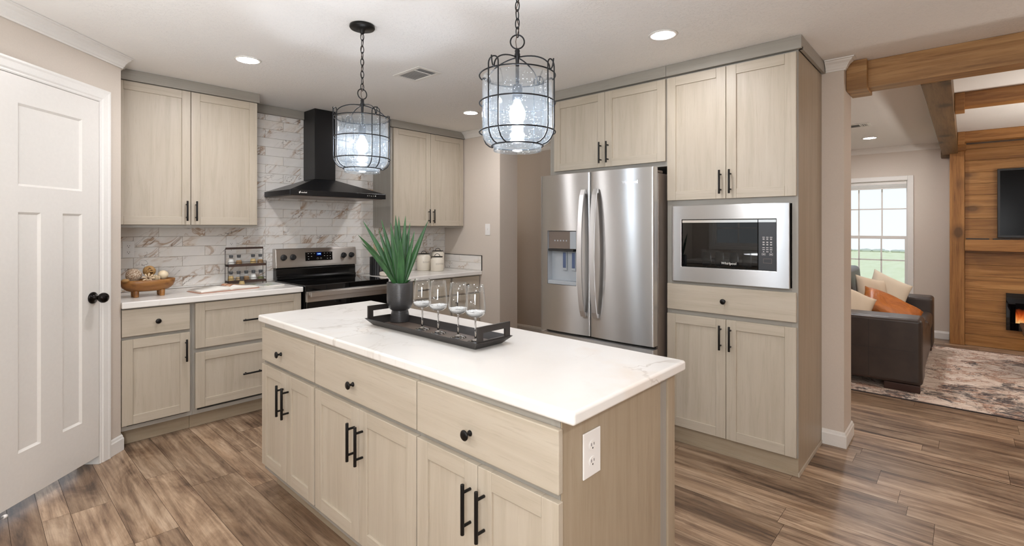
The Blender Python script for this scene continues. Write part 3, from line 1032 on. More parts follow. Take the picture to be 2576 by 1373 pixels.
mb.build('trim_frame', t, bevel=0.003, seg=3, uv='zy')
mb = MB()
MW.box(mb, a0 + 0.002, 0.5545, 0.0008, 0.0215, b0 + 0.002, b1 - 0.002, M['blkglass'])
door = mb.build('door', t, bevel=0.002)
mb = MB()
MW.box(mb, a0 + 0.003, 0.5535, 0.0217, 0.0235, 1.402, 1.4175, M['chrome'])
mb.build('top_strip', door)
text('logo', 'Whirlpool', 0.021, MW.P(0.393, 0.0218, 1.158), (0, -1, 0), (0, 0, 1), M['white'], door)
mb = MB()
MW.box(mb, 0.5565, a1 - 0.002, 0.0008, 0.0215, b0 + 0.002, b1 - 0.002, M['charcoal'])
panel = mb.build('control_panel', t, bevel=0.002)
mb = MB()
MW.box(mb, 0.5575, a1 - 0.003, 0.0217, 0.0235, 1.402, 1.4175, M['chrome'])
mb.build('top_strip', panel)
mb = MB()
for r, z in enumerate((1.317, 1.306, 1.288, 1.275, 1.257, 1.246, 1.234)):
    for c in range(3):
        u = 0.585 + c * 0.0195
        w = (0.0065, 0.006, 0.0065)[c] * (0.55 if r == 6 and c != 1 else 1)
        if r in (1, 2, 3):
            for dz in (-0.002, 0.002):
                MW.box(mb, u - w * 0.8, u + w * 0.8, 0.0216, 0.0219, z + dz - 0.0010, z + dz + 0.0010, M['white'])
        else:
            MW.box(mb, u - w, u + w, 0.0216, 0.0219, z - 0.0014, z + 0.0014, M['white'])
for u in (0.585, 0.624):
    for (ua, ub, za, zb) in ((-0.009, 0.009, -0.006, -0.0052), (-0.009, 0.009, 0.0052, 0.006), (-0.009, -0.0082, -0.0051, 0.0051), (0.0082, 0.009, -0.0051, 0.0051), (-0.005, 0.005, -0.0012, 0.0012)):
        MW.box(mb, u + ua, u + ub, 0.0216, 0.0219, 1.220 + za, 1.220 + zb, M['white'])
mb.build('buttons', panel)
mb = MB()
for (ua, ub, za, zb) in ((0.583, 0.628, 1.1935, 1.1950), (0.583, 0.628, 1.169, 1.1705), (0.583, 0.5842, 1.1706, 1.1934), (0.6268, 0.628, 1.1706, 1.1934)):
    MW.box(mb, ua, ub, 0.0216, 0.0226, za, zb, M['taupe'])
mb.build('door_release', panel)

# ---- refrigerator
t = thing('refrigerator', 'stainless french-door refrigerator with a water dispenser in its left door', 'refrigerator', (3.3, 1.9, 0))
RF = Fr((2.968, 2.362, 0), (0, -1, 0), (-1, 0, 0))
mb = MB()
RF.box(mb, 0.002, 0.914, -0.690, -0.012, 0.03, 1.722, M['taupe'])
mb.build('body', t, bevel=0.004)
mb = MB()
RF.box(mb, 0.02, 0.896, -0.0115, -0.0005, 0.07, 1.715, M['slot'])
RF.box(mb, 0.4400, 0.4440, -0.0004, 0.046, 0.62, 1.755, M['slot'])  # dark strip standing in for the shade between the two doors
for u in (0.05, 0.85):
    RF.box(mb, u, u + 0.03, -0.64, -0.03, 0.001, 0.0295, M['slot'])
mb.build('gasket_and_gap_shade', t)
for u in (0.838, 0.004):
    mb = MB()
    RF.box(mb, u, u + 0.074, -0.085, -0.001, 1.7225, 1.742, M['taupe'])
    mb.build('hinge_cover', t, bevel=0.008)

def fdoor(u0, u1, z0, z1, hole=None, bulge=0.012, nb=0.056, name='door'):
    um, hw = (u0 + u1) / 2, (u1 - u0) / 2
    def nf(u):
        tt = (u - um) / hw
        v = nb + bulge * (1 - tt * tt)
        ed = (1 - abs(tt)) * hw
        if ed < 0.008:
            v -= 0.008 - math.sqrt(max(0, 0.008 ** 2 - (0.008 - ed) ** 2))
        return v
    us = {u0 + (u1 - u0) * k / 28 for k in range(29)} | {u0 + e for e in (0.001, 0.0025, 0.005, 0.008)} | {u1 - e for e in (0.001, 0.0025, 0.005, 0.008)}
    zs = {z0, z1}
    if hole:
        us |= {hole[0], hole[1]}
        zs |= {hole[2], hole[3]}
        us = {u for u in us if u in hole or min(abs(u - hole[0]), abs(u - hole[1])) > 0.004}
    us, zs = sorted(us), sorted(zs)
    mb = MB()
    V = {}
    def v(u, z, n):
        k = (round(u, 5), round(z, 5), round(n, 5))
        if k not in V:
            V[k] = mb.bm.verts.new(RF.P(u, n, z))
        return V[k]
    for a, b in zip(us, us[1:]):
        for c, d_ in zip(zs, zs[1:]):
            if hole and a >= hole[0] - 1e-6 and b <= hole[1] + 1e-6 and c >= hole[2] - 1e-6 and d_ <= hole[3] + 1e-6:
                continue
            mb.face([v(a, c, nf(a)), v(b, c, nf(b)), v(b, d_, nf(b)), v(a, d_, nf(a))], M['steel'], True)
    def side(pa, pb):
        mb.poly([RF.P(pa[0], nf(pa[0]), pa[1]), RF.P(pb[0], nf(pb[0]), pb[1]), RF.P(pb[0], 0.001, pb[1]), RF.P(pa[0], 0.001, pa[1])], M['steel'])
    side((u0, z0), (u0, z1)); side((u1, z1), (u1, z0))
    for z in (z0, z1):
        for a, b in zip(us, us[1:]):
            side((a, z), (b, z))
    if not hole:
        mb.poly([RF.P(u0, 0.001, z0), RF.P(u1, 0.001, z0), RF.P(u1, 0.001, z1), RF.P(u0, 0.001, z1)], M['steel'])
    o = mb.build(name, t, uv='zy')
    return o, nf
HOLE = (0.071, 0.331, 0.957, 1.349)
ld, nfl = fdoor(0.002, 0.4395, 0.618, 1.757, HOLE)
rd, nfr = fdoor(0.4445, 0.914, 0.618, 1.757)
dw, nfd = fdoor(0.002, 0.914, 0.085, 0.598, None, 0.010, 0.058, 'freezer_drawer')
def fhandle(parent, uc, nfun, horizontal=False):
    mb = MB()
    rings = []
    K = 22
    for i in range(K + 1):
        tt = i / K
        off = 0.014 + 0.047 * (math.sin(math.pi * tt)) ** 0.6 if 0 < i < K else 0.012
        if horizontal:
            u = 0.12 + (0.914 - 0.24) * tt
            base = nfun(u)
            rings.append([RF.P(u, base + off - 0.006, 0.515), RF.P(u, base + off + 0.006, 0.515), RF.P(u, base + off + 0.006, 0.548), RF.P(u, base + off - 0.006, 0.548)])
        else:
            z = 0.752 + (1.637 - 0.752) * tt
            base = nfun(uc)
            h = 0.019
            rings.append([RF.P(uc - h, base + off - 0.006, z), RF.P(uc + h, base + off - 0.006, z), RF.P(uc + h, base + off + 0.006, z), RF.P(uc - h, base + off + 0.006, z)])
    mb.loft(rings, M['steel'], False)
    for e in (rings[0], rings[-1]):
        pass
    zz = (0.752, 1.637)
    if not horizontal:
        for z, s_ in ((zz[0], 1), (zz[1], -1)):
            za, zb = sorted((z, z + s_ * 0.03))
            RF.box(mb, uc - 0.015, uc + 0.015, base + 0.0006, base + 0.010, za, zb, M['steel'])
    else:
        for u in (0.122, 0.76):
            RF.box(mb, u, u + 0.03, nfun(u + 0.015) + 0.0012, nfun(u + 0.015) + 0.012, 0.518, 0.545, M['steel'])
    mb.build('handle', parent, bevel=0.002, uv='zy')
fhandle(ld, 0.396, nfl)
fhandle(rd, 0.498, nfr)
fhandle(dw, 0, nfd, True)
text('logo', 'Whirlpool', 0.027, RF.P(0.755, nfr(0.755) + 0.001, 1.667), (0, -1, 0), (0, 0, 1), M['chrome'], rd, 0.001)
# dispenser bay
mb = MB()
a, b, c, d_ = HOLE
DN = 0.006
nl, nr = nfl(a) - 0.001, nfl(b) - 0.001
g = 0.0008
mb.poly([RF.P(a + g, nl, c + g), RF.P(a + g, DN, c + g), RF.P(a + g, DN, d_ - g), RF.P(a + g, nl, d_ - g)], M['grayrec'])
mb.poly([RF.P(b - g, nr, c + g), RF.P(b - g, DN, c + g), RF.P(b - g, DN, d_ - g), RF.P(b - g, nr, d_ - g)], M['grayrec'])
mb.poly([RF.P(a + g, nl, c + g), RF.P(b - g, nr, c + g), RF.P(b - g, DN, c + g), RF.P(a + g, DN, c + g)], M['grayrec'])
mb.poly([RF.P(a + g, nl, d_ - g), RF.P(b - g, nr, d_ - g), RF.P(b - g, DN, d_ - g), RF.P(a + g, DN, d_ - g)], M['grayrec'])
mb.poly([RF.P(a + g, DN, c + g), RF.P(b - g, DN, c + g), RF.P(b - g, DN, d_ - g), RF.P(a + g, DN, d_ - g)], M['grayrec'])
bay = mb.build('dispenser_bay', ld)
mb = MB()
RF.box(mb, a + 0.004, b - 0.004, 0.012, 0.050, 1.218, d_ - 0.004, M['taupe'])
RF.box(mb, b - 0.058, b - 0.006, 0.0505, 0.060, 1.2195, d_ - 0.006, M['grayrec'])
for k in range(5):
    RF.box(mb, a + 0.055 + 0.026 * k, a + 0.065 + 0.026 * k, 0.0503, 0.0507, 1.272, 1.282, M['grayrec'])
RF.box(mb, a + 0.006, b - 0.03, 0.008, 0.060, 1.200, 1.216, M['slot'])
mb.build('dispenser_panel', ld, bevel=0.003)
for uu in (0.178, 0.258):
    mb = MB()
    RF.box(mb, uu, uu + 0.036, 0.008, 0.020, 1.060, 1.195, M['grayrec'])
    RF.box(mb, uu + 0.005, uu + 0.031, 0.0203, 0.023, 1.078, 1.190, M['blue'])
    mb.build('dispenser_paddle', ld, bevel=0.002)
mb = MB()
RF.box(mb, a + 0.003, b - 0.003, 0.008, nr - 0.002, 0.9585, 0.985, M['grayrec'])
mb.build('drip_tray', ld, bevel=0.003)

# ---- range
t = thing('range', 'stainless electric range with black glass cooktop under the black hood', 'stove', (2.16, 4.1, 0))
SF = Fr((1.780, 3.815, 0), (1, 0, 0), (0, -1, 0))
W_ = 0.760
mb = MB()
SF.box(mb, 0.003, W_ - 0.003, -0.612, -0.002, 0.03, 0.870, M['blkenamel'])
for u in (0.03, 0.70):
    SF.box(mb, u, u + 0.03, -0.58, -0.55, 0.001, 0.0295, M['blkplastic'])
    SF.box(mb, u, u + 0.03, -0.06, -0.03, 0.001, 0.0295, M['blkplastic'])
mb.build('body', t, bevel=0.002)
mb = MB()
SF.box(mb, 0.0, W_, -0.555, 0.014, 0.871, 0.918, M['blkglass'])
mb.build('cooktop', t, bevel=0.005, seg=3)
mb = MB()
pts = [(-0.610, 0.9185), (-0.535, 0.9185), (-0.535, 0.935), (-0.545, 0.950), (-0.545, 1.008), (-0.552, 1.022), (-0.610, 1.022)]
mb.prism([SF.P(0.006, n, z) for n, z in pts], SF.u * (W_ - 0.012), M['blkenamel'])
mb.build('back_panel', t, bevel=0.004)
mb = MB()
pts = [(-0.614, 1.0225), (-0.535, 1.0225), (-0.535, 1.040), (-0.548, 1.183), (-0.553, 1.187), (-0.614, 1.187)]
mb.prism([SF.P(0.001, n, z) for n, z in pts], SF.u * (W_ - 0.002), M['steelr'])
bg = mb.build('backguard', t, bevel=0.003, uv='zx')
def bgn(z):
    return -0.535 - 0.013 * (z - 1.04) / 0.143
up = (SF.P(0, bgn(1.183), 1.183) - SF.P(0, bgn(1.04), 1.04)).normalized()
bn = SF.u.cross(up)
zc = 1.112
mb = MB()
q = [SF.P(0.258, bgn(1.0745), 1.0745), SF.P(0.515, bgn(1.0745), 1.0745), SF.P(0.515, bgn(1.15), 1.15), SF.P(0.258, bgn(1.15), 1.15)]
mb.prism([p + bn * 0.0004 for p in q], bn * 0.0012, M['blkglass'])
disp = mb.build('control_display', bg)
mb = MB()
def onbg(u, z, h=0.0019):
    return SF.P(u, bgn(z), z) + bn * h
def tick(u, z, w, h, m, n0=0.0018):
    p = [onbg(u - w, z - h, n0), onbg(u + w, z - h, n0), onbg(u + w, z + h, n0), onbg(u - w, z + h, n0)]
    mb.prism(p, bn * 0.0003, m)
tick(0.385, 1.133, 0.023, 0.015, M['screen'])
mb.build('clock_screen', disp)
text('clock_digits', '12:03', 0.016, onbg(0.385, 1.133, 0.0026), SF.u, up, M['clock'], disp, 0.0002)
mb = MB()
for u, z in ((0.287, 1.138), (0.315, 1.138), (0.342, 1.138), (0.287, 1.113), (0.315, 1.113), (0.287, 1.090), (0.466, 1.138), (0.494, 1.138), (0.466, 1.113), (0.494, 1.113), (0.466, 1.090), (0.494, 1.090), (0.438, 1.138), (0.438, 1.115)):
    tick(u, z, 0.0055, 0.0014, M['white'])
mb.build('display_lettering', disp)
mb = MB()
for u in (0.372, 0.402):
    c = onbg(u, 1.093, 0.0020)
    mb.tube([c + SF.u * (0.0085 * math.cos(k * math.pi / 8)) + up * (0.0065 * math.sin(k * math.pi / 8)) for k in range(16)], 0.0005, M['white'], 5, True)
mb.build('button_rings', disp)
for u in (0.067, 0.148, 0.628, 0.708):
    mb = MB()
    c = onbg(u, zc, 0.0006)
    mb.lathe([(0.0265, 0), (0.0265, 0.004), (0.0225, 0.0055), (0.0215, 0.022), (0.0195, 0.024), (0, 0.024)], c, M['blkplastic'], 28, bn)
    p = [c + SF.u * du + up * dv + bn * 0.0242 for du, dv in ((-0.0045, -0.020), (0.0045, -0.020), (0.0045, 0.020), (-0.0045, 0.020))]
    mb.prism(p, bn * 0.009, M['blkplastic'])
    mb.build('knob', bg, bevel=0.0012)
mb = MB()
SF.box(mb, 0.006, W_ - 0.006, 0.0, 0.030, 0.788, 0.8695, M['steelr'])
SF.box(mb, 0.006, W_ - 0.006, 0.0, 0.030, 0.28, 0.330, M['steelr'])
SF.box(mb, 0.006, W_ - 0.006, 0.0, 0.0295, 0.3305, 0.7875, M['blkglass'])
od = mb.build('oven_door', t, bevel=0.002, uv='zx')
mb = MB()
SF.box(mb, 0.015, W_ - 0.015, 0.062, 0.076, 0.831, 0.868, M['steelr'])
for u in (0.03, W_ - 0.055):
    SF.box(mb, u, u + 0.025, 0.0305, 0.0617, 0.838, 0.861, M['steelr'])
mb.build('handle', od, bevel=0.003, uv='zx')
mb = MB()
SF.box(mb, 0.006, W_ - 0.006, 0.0, 0.028, 0.085, 0.274, M['steelr'])
mb.build('storage_drawer', t, bevel=0.003, uv='zx')

# ---- range hood
t = thing('range_hood', 'black pyramid chimney range hood mounted over the stainless range', 'range hood', (2.15, 4.2, 1.62))
mb = MB()
HX0, HX1, HY0, HY1 = 1.715, 2.592, 3.93, 4.4295
mb.prism([(HX0, HY0, 1.632), (HX1, HY0, 1.632), (HX1, HY1, 1.632), (HX0, HY1, 1.632)], (0, 0, 0.044), M['hood'])
lo = [(HX0 + 0.002, HY0 + 0.002, 1.6762), (HX1 - 0.002, HY0 + 0.002, 1.6762), (HX1 - 0.002, HY1, 1.6762), (HX0 + 0.002, HY1, 1.6762)]
hi = [(2.055, 4.212, 1.798), (2.250, 4.212, 1.798), (2.250, HY1, 1.798), (2.055, HY1, 1.798)]
mb.loft([lo, hi], M['hood'], False)
canopy = mb.build('canopy', t, bevel=0.002)
mb = MB()
mb.box(2.0555, 2.2495, 4.2125, HY1, 1.7985, HC - 0.001, M['hood'])
mb.build('chimney', t, bevel=0.002)
mb = MB()
mb.box(HX0 + 0.025, HX1 - 0.025, HY0 + 0.025, HY1 - 0.03, 1.6275, 1.6317, M['taupe'])
mb.build('filter_panel', canopy)
mb = MB()
for k in range(5):
    mb.lathe([(0.0055, 0.0003), (0.0055, 0.003), (0.004, 0.004)], (2.405 + 0.0198 * k, HY0, 1.655), M['chrome'], 14, (0, -1, 0))
mb.build('button', canopy)
mb = MB()
for k, (w, h) in enumerate(((0.0016, 0.0035), (0.0016, 0.0035), (0.0016, 0.0035), (0.0018, 0.0035), (0.0016, 0.0035), (0.0014, 0.0055), (0.0016, 0.0035), (0.0018, 0.0035), (0.0014, 0.0055))):
    x = 1.806 + 0.0056 * k
    mb.box(x - w, x + w, HY0 - 0.0008, HY0 - 0.0002, 1.6505, 1.6505 + h * 2, M['white'])
mb.prism([(1.790, HY0 - 0.0002, 1.645), (1.800, HY0 - 0.0002, 1.654), (1.800, HY0 - 0.0002, 1.668), (1.792, HY0 - 0.0002, 1.660), (1.786, HY0 - 0.0002, 1.658)], (0, -0.0006, 0), M['white'])
mb.build('logo', canopy)

# ---- island: three cabinets, slightly turned from the room axes
IA = 0.0117
IF = Fr((1.0375, 0.770, 0), (IA, 1, 0), (-1, IA, 0))
# u runs from the near end (0) to the far end (1.96); n towards the viewer's side
def isl(label, u0, u1):
    c = IF.P((u0 + u1) / 2, -0.32, 0)
    return thing('island_cabinet', label, 'cabinet', c, 'cabinets of the kitchen island')
ISU = [('island cabinet nearest the camera, with a white outlet on its end panel', 0.0055, 0.608),
       ('middle and widest island cabinet, one drawer over two doors', 0.6095, 1.3495),
       ('island cabinet farthest from the camera, one narrow drawer over two slim doors', 1.3510, 1.960)]
fronts = [(-0.004, 0.5965, 0.2985), (0.6040, 1.3445, 0.9750), (1.3570, 1.9460, 1.6485)]
for (lab, u0, u1), (f0, f1, sp) in zip(ISU, fronts):
    t = isl(lab, u0, u1)
    carcass(IF, t, u0, u1, 0.105, 0.8715, 0.645, rail_z=(0.674,), stile_u=(sp,))
    d1 = slab(IF, t, 'drawer', f0, f1, 0.685, 0.852, 0.0005, 0.0205)
    knob(IF, d1, {0: 0.331, 1: 1.017, 2: 1.703}[ISU.index((lab, u0, u1))], 0.752, 0.0205)
    d1 = shaker(IF, t, 'door', f0, sp - 0.0015, 0.142, 0.664, 0.0005, 0.0205); bar_pull(IF, d1, sp - 0.030, 0.536, 0.0205, 0.150, True, 0.033)
    d1 = shaker(IF, t, 'door', sp + 0.0015, f1, 0.142, 0.664, 0.0005, 0.0205); bar_pull(IF, d1, sp + 0.030, 0.536, 0.0205, 0.150, True, 0.033)
    toe(IF, t, u0, u1, -0.062, 0.104)
    if u0 < 0.1:
        mb = MB()
        IF.box(mb, 0.0008, 0.0050, -0.551, 0.0, 0.001, 0.8715, M['sv'])
        mb.build('end_panel', t, bevel=0.0012)
        mb = MB()
        IF.box(mb, -0.004, 0.0050, -0.650, -0.598, 0.001, 0.8715, M['sv'])
        IF.box(mb, 0.0025, 0.0050, -0.5975, -0.5515, 0.001, 0.8715, M['fv'])
        mb.build('corner_post', t, bevel=0.0012)
mb = MB()
mb.prism([(1.019, 0.720, 0.872), (1.692, 0.719, 0.872), (1.738, 2.797, 0.872), (1.043, 2.780, 0.872)], (0, 0, 0.036), M['stone'])
tag(mb.build('island_countertop', org=(1.37, 1.75, 0.872), bevel=0.009, seg=4), 'long white veined countertop on the kitchen island, under the black tray', 'countertop')

# ---- run under the window behind the camera (seen mirrored in the appliance glass)
SK = Fr((-0.90, -0.40, 0), (0, 1, 0), (1, 0, 0))
t = thing('sink_cabinet', 'sink cabinet run under the kitchen window, mirrored in the microwave glass', 'cabinet', (-1.2, 1.2, 0))
carcass(SK, t, 0.0, 3.4, 0.105, 0.868, 0.595, stile_u=(0.85, 1.7, 2.55))
for k in range(4):
    shaker(SK, t, 'door', 0.01 + k * 0.85, 0.84 + k * 0.85, 0.14, 0.86, 0.0005, 0.0205)
toe(SK, t, 0, 3.4, -0.062, 0.104)
slab_top([(-1.4995, -0.42), (-0.86, -0.42), (-0.86, 3.02), (-1.4995, 3.02)], 0.8695, 0.910, 'sink_countertop', 'white sink countertop below the kitchen window, mirrored in the microwave glass', (-1.2, 1.2, 0.87))
TL = Fr((-1.5, 0, 0), (0, 1, 0), (1, 0, 0))
tiles('window_backsplash', 'marble-look tile band below the kitchen window, mirrored in the microwave glass', TL, -0.42, 3.0, 0.9105, 1.044, 0.1, [], (-1.5, 1.2, 0.92), 0.917)
mb = MB()
mb.tube([(-1.32, 1.9, 0.9105), (-1.32, 1.9, 1.16)] + [(-1.32 + 0.09 - 0.09 * math.cos(a), 1.9, 1.16 + 0.09 * math.sin(a)) for a in [math.pi * k / 10 for k in range(1, 11)]] + [(-1.14, 1.9, 1.11)], 0.013, M['black'], 12)
mb.lathe([(0.028, 0), (0.028, 0.05), (0.016, 0.06)], (-1.32, 1.9, 0.9105), M['black'], 20)
tag(mb.build('faucet', org=(-1.32, 1.9, 0.91)), 'black gooseneck faucet by the kitchen window, mirrored in the microwave glass', 'faucet')

# ------------------------------------------------------------------ ceiling fittings
def downlight(x, y, label, lens='lens_rest'):
    t = thing('recessed_light', label, 'ceiling light', (x, y, HC), 'recessed ceiling lights')
    mb = MB()
    mb.lathe([(0.060, -0.0012), (0.060, -0.006), (0.074, -0.005), (0.078, -0.0012)], (x, y, HC), M['trim'], 40)
    mb.build('trim_ring', t)
    mb = MB()
    mb.lathe([(0.0585, -0.0012), (0.0585, -0.0042), (0.0, -0.0045)], (x, y, HC), M[lens], 40)
    mb.build('lens', t)
downlight(1.182, 3.31, 'lit recessed ceiling light in front of the upper cabinet left of the hood', 'lens_back')
downlight(3.092, 3.327, 'lit recessed ceiling light in front of the upper cabinet right of the hood', 'lens_back')
downlight(2.549, 1.212, 'lit recessed ceiling light in front of the refrigerator and pantry cabinet', 'lens_front')
downlight(7.097, 0.819, 'lit recessed ceiling light in the living room near the window wall')
for x, y in ((-0.75, 2.1), (-0.65, 0.25), (0.5, -1.1), (2.2, -1.2)):  # extra lights added out of view to even out the kitchen light
    downlight(x, y, 'added unseen recessed fill light over the kitchen floor behind the camera')
for x, y in ((5.2, 0.9), (5.3, -1.7), (7.1, -1.9)):  # unseen lights added to brighten the living room
    downlight(x, y, 'added unseen recessed fill light over the living room seating')

M['vent_gray'] = plain('vent_gray', (150, 152, 154), 0.6)
def vent(x0, x1, y0, y1, label):
    t = thing('ceiling_vent', label, 'vent', ((x0 + x1) / 2, (y0 + y1) / 2, HC), 'ceiling air vents')
    mb = MB()
    f, a, b = 0.03, HC - 0.006, HC - 0.0012
    mb.box(x0, x1, y0, y0 + f, a, b, M['trim']); mb.box(x0, x1, y1 - f, y1, a, b, M['trim'])
    mb.box(x0, x0 + f, y0 + f, y1 - f, a, b, M['trim']); mb.box(x1 - f, x1, y0 + f, y1 - f, a, b, M['trim'])
    mb.box(x0 + f, x1 - f, y0 + f + 0.055, y0 + f + 0.063, a, b, M['trim'])
    mb.build('vent_frame', t, bevel=0.002)
    mb = MB()
    mb.box(x0 + f, x1 - f, y0 + f, y1 - f, HC - 0.0022, HC - 0.0012, M['vent_gray'])
    mb.build('vent_backing', t)
    mb = MB()
    n = 9
    for k in range(n):
        xx = x0 + f + (x1 - x0 - 2 * f) * (k + 0.5) / n
        mb.prism([(xx - 0.008, y0 + f + 0.064, a - 0.001), (xx - 0.006, y0 + f + 0.064, a - 0.001), (xx + 0.007, y0 + f + 0.064, b - 0.0015), (xx + 0.005, y0 + f + 0.064, b - 0.0015)], (0, y1 - y0 - 2 * f - 0.065, 0), M['trim'])
    for k in range(3):
        yy = y0 + f + 0.055 * (k + 0.5) / 3
        mb.prism([(x0 + f, yy - 0.008, a - 0.001), (x0 + f, yy - 0.006, a - 0.001), (x0 + f, yy + 0.006, b - 0.0015), (x0 + f, yy + 0.004, b - 0.0015)], (x1 - x0 - 2 * f, 0, 0), M['trim'])
    mb.build('louvers', t)
vent(1.972, 2.172, 2.612, 2.908, 'white ceiling vent between the two glass pendants')
vent(6.05, 6.26, 0.70, 1.00, 'white ceiling vent over the sofa in the living room')

# ------------------------------------------------------------------ pendants
def pendant(x, y, rot, label, ring_a):
    t = thing('pendant_light', label, 'pendant light', (x, y, HC), 'glass cage pendants over the island')
    I = M['iron']
    mb = MB()
    mb.lathe([(0.062, -0.0012), (0.064, -0.012), (0.060, -0.018), (0.022, -0.022), (0.014, -0.026), (0.011, -0.040), (0.006, -0.046), (0, -0.046)], (x, y, HC), M['black'], 40)
    mb.build('canopy', t)
    mb = MB()
    z, k = HC - 0.060, 0
    while z > 2.088:
        a = rot + (math.pi / 2 if k % 2 else 0)
        pts = [(x + 0.0085 * math.sin(q) * math.cos(a), y + 0.0085 * math.sin(q) * math.sin(a), z + 0.0195 * math.cos(q)) for q in [2 * math.pi * j / 18 for j in range(18)]]
        mb.tube(pts, 0.0021, I, 6, True)
        z -= 0.0325
        k += 1
    mb.build('chain', t)
    mb = MB()
    mb.tube([(x + 0.006 * math.sin(j * 0.9), y + 0.006 * math.cos(j * 0.9), HC - 0.045 - j * 0.0155) for j in range(25)], 0.0015, plain('lamp_cord', (70, 48, 36), 0.4) if 'lamp_cord' not in bpy.data.materials else bpy.data.materials['lamp_cord'], 6)
    mb.build('cord', t)
    mb = MB()
    lz = 2.064
    mb.tube([(x + 0.026 * math.sin(q) * math.cos(ring_a), y + 0.026 * math.sin(q) * math.sin(ring_a), lz + 0.026 * math.cos(q)) for q in [2 * math.pi * j / 28 for j in range(28)]], 0.0028, I, 8, True)
    mb.build('loop_ring', t)
    mb = MB()
    mb.lathe([(0.0, 2.0372), (0.007, 2.037), (0.010, 2.030), (0.0085, 2.024), (0.011, 2.016), (0.011, 2.006), (0.007, 1.998), (0.0065, 1.905), (0.017, 1.903), (0.019, 1.896), (0.0185, 1.846), (0.0, 1.846)], (x, y, 0), I, 20)
    mb.build('stem_and_socket', t)
    mb = MB()
    mb.lathe([(0.0, 1.8455), (0.012, 1.845), (0.013, 1.838), (0.020, 1.825), (0.0285, 1.806), (0.030, 1.792), (0.027, 1.776), (0.018, 1.763), (0.0, 1.758)], (x, y, 0), M['bulb'], 24)
    mb.build('bulb', t)
    mb = MB()
    prof = [(0.1300, 1.930), (0.1300, 1.725), (0.1285, 1.712), (0.1235, 1.700), (0.115, 1.690), (0.104, 1.683), (0.0925, 1.679), (0.0885, 1.674), (0.0880, 1.656)]
    mb.lathe(prof, (x, y, 0), M['seeded'], 64, cap0=False, cap1=False)
    mb.build('glass_shade', t, recalc=False, solid=0.0025)
    for r, z in ((0.1415, 1.936), (0.1415, 1.834), (0.1415, 1.726), (0.0955, 1.6755)):
        mb = MB()
        mb.tube([(x + r * math.cos(q), y + r * math.sin(q), z) for q in [2 * math.pi * j / 64 for j in range(64)]], 0.0027, I, 8, True)
        mb.build('cage_ring', t)
    for j in range(4):
        a = rot + j * math.pi / 2
        ca, sa = math.cos(a), math.sin(a)
        def pt(r, w, z):
            return (x + r * ca - w * sa, y + r * sa + w * ca, z)
        w = 0.0215
        R0 = 0.1465
        side = [(R0, 1.95), (R0, 1.90), (R0, 1.85), (R0, 1.80), (R0, 1.76), (R0, 1.735), (R0 - 0.004, 1.712), (R0 - 0.015, 1.693), (R0 - 0.031, 1.681), (R0 - 0.046, 1.676)]
        pts = [pt(r, -w, z) for r, z in reversed(side)] + [pt(R0, -w * math.cos(q), 1.95 + w * math.sin(q)) for q in [math.pi * k / 8 for k in range(1, 8)]] + [pt(r, w, z) for r, z in side]
        mb = MB()
        mb.tube(pts, 0.0026, I, 8)
        mb.build('cage_loop', t)
        mb = MB()
        arc = [(0.141 * math.sin(q), 1.940 + 0.066 * math.cos(q)) for q in [math.radians(4 + 86 * k / 12) for k in range(13)]]
        arc += [(0.1440, 1.9365), (0.1490, 1.939), (0.1530, 1.946), (0.1555, 1.957), (0.1570, 1.972)]
        mb.tube([pt(r, 0, z) for r, z in arc], 0.0026, I, 8)
        mb.build('cage_arch', t)
b1 = math.atan2(-0.665, -0.747)
pendant(1.385, 1.235, b1 + math.radians(-35), 'nearer caged glass pendant, hanging larger and higher in front of the refrigerator side', -0.83)
pendant(1.383, 2.312, b1 + math.radians(-46), 'farther caged glass pendant, hanging in front of the black range hood', 0.0)

# ------------------------------------------------------------------ outlets and switch
def outlet(fr, u, z, label, n=0.0, w=0.074, h=0.120, loc=None):
    t = thing('wall_outlet', label, 'outlet', fr.P(u, n, z), 'white duplex outlets')
    mb = MB()
    fr.box(mb, u - w / 2, u + w / 2, n + 0.0004, n + 0.005, z - h / 2, z + h / 2, M['white'])
    mb.build('cover_plate', t, bevel=0.0028, seg=3)
    for dz in (0.0225, -0.0225):
        mb = MB()
        R_ = [(0.0165 * math.cos(q), 0.0145 * math.sin(q)) for q in [2 * math.pi * k / 24 for k in range(24)]]
        mb.prism([fr.P(u + a, n + 0.0052, z + dz + b) for a, b in R_], fr.nn * 0.0012, M['white'])
        for du, hh in ((-0.0065, 0.0042), (0.0065, 0.0036)):
            fr.box(mb, u + du - 0.0011, u + du + 0.0011, n + 0.0065, n + 0.0068, z + dz + 0.003 - hh, z + dz + 0.003 + hh, M['slot'])
        mb.lathe([(0.0025, 0.0065), (0.0025, 0.0068)], fr.P(u, n, z + dz - 0.0075), M['slot'], 12, fr.nn)
        mb.build('receptacle', t)
outlet(TB, 0.781, 1.216, 'white duplex outlet on the tile above the wooden bowl', 0.0086, 0.070, 0.116)
outlet(TB, 1.456, 1.218, 'white duplex outlet on the tile partly behind the spice rack', 0.0086, 0.076, 0.116)
outlet(TB, 3.497, 1.217, 'white duplex outlet on the tile above the cream canisters', 0.0086, 0.076, 0.120)
IE = Fr(IF.P(0.0, 0, 0), (1, -IA, 0), (-IA, -1, 0))
outlet(IE, 0.132, 0.7455, 'large white duplex outlet on the end panel of the island', -0.0004, 0.084, 0.126)
SWF = Fr((3.72, 3.737, 0), (0, -1, 0), (-1, 0, 0))
t = thing('light_switch', 'white toggle light switch on the wall right of the canister corner', 'light switch', (3.72, 3.737, 1.353))
mb = MB(); SWF.box(mb, -0.036, 0.036, 0.0004, 0.005, 1.293, 1.413, M['white']); mb.build('cover_plate', t, bevel=0.0028, seg=3)
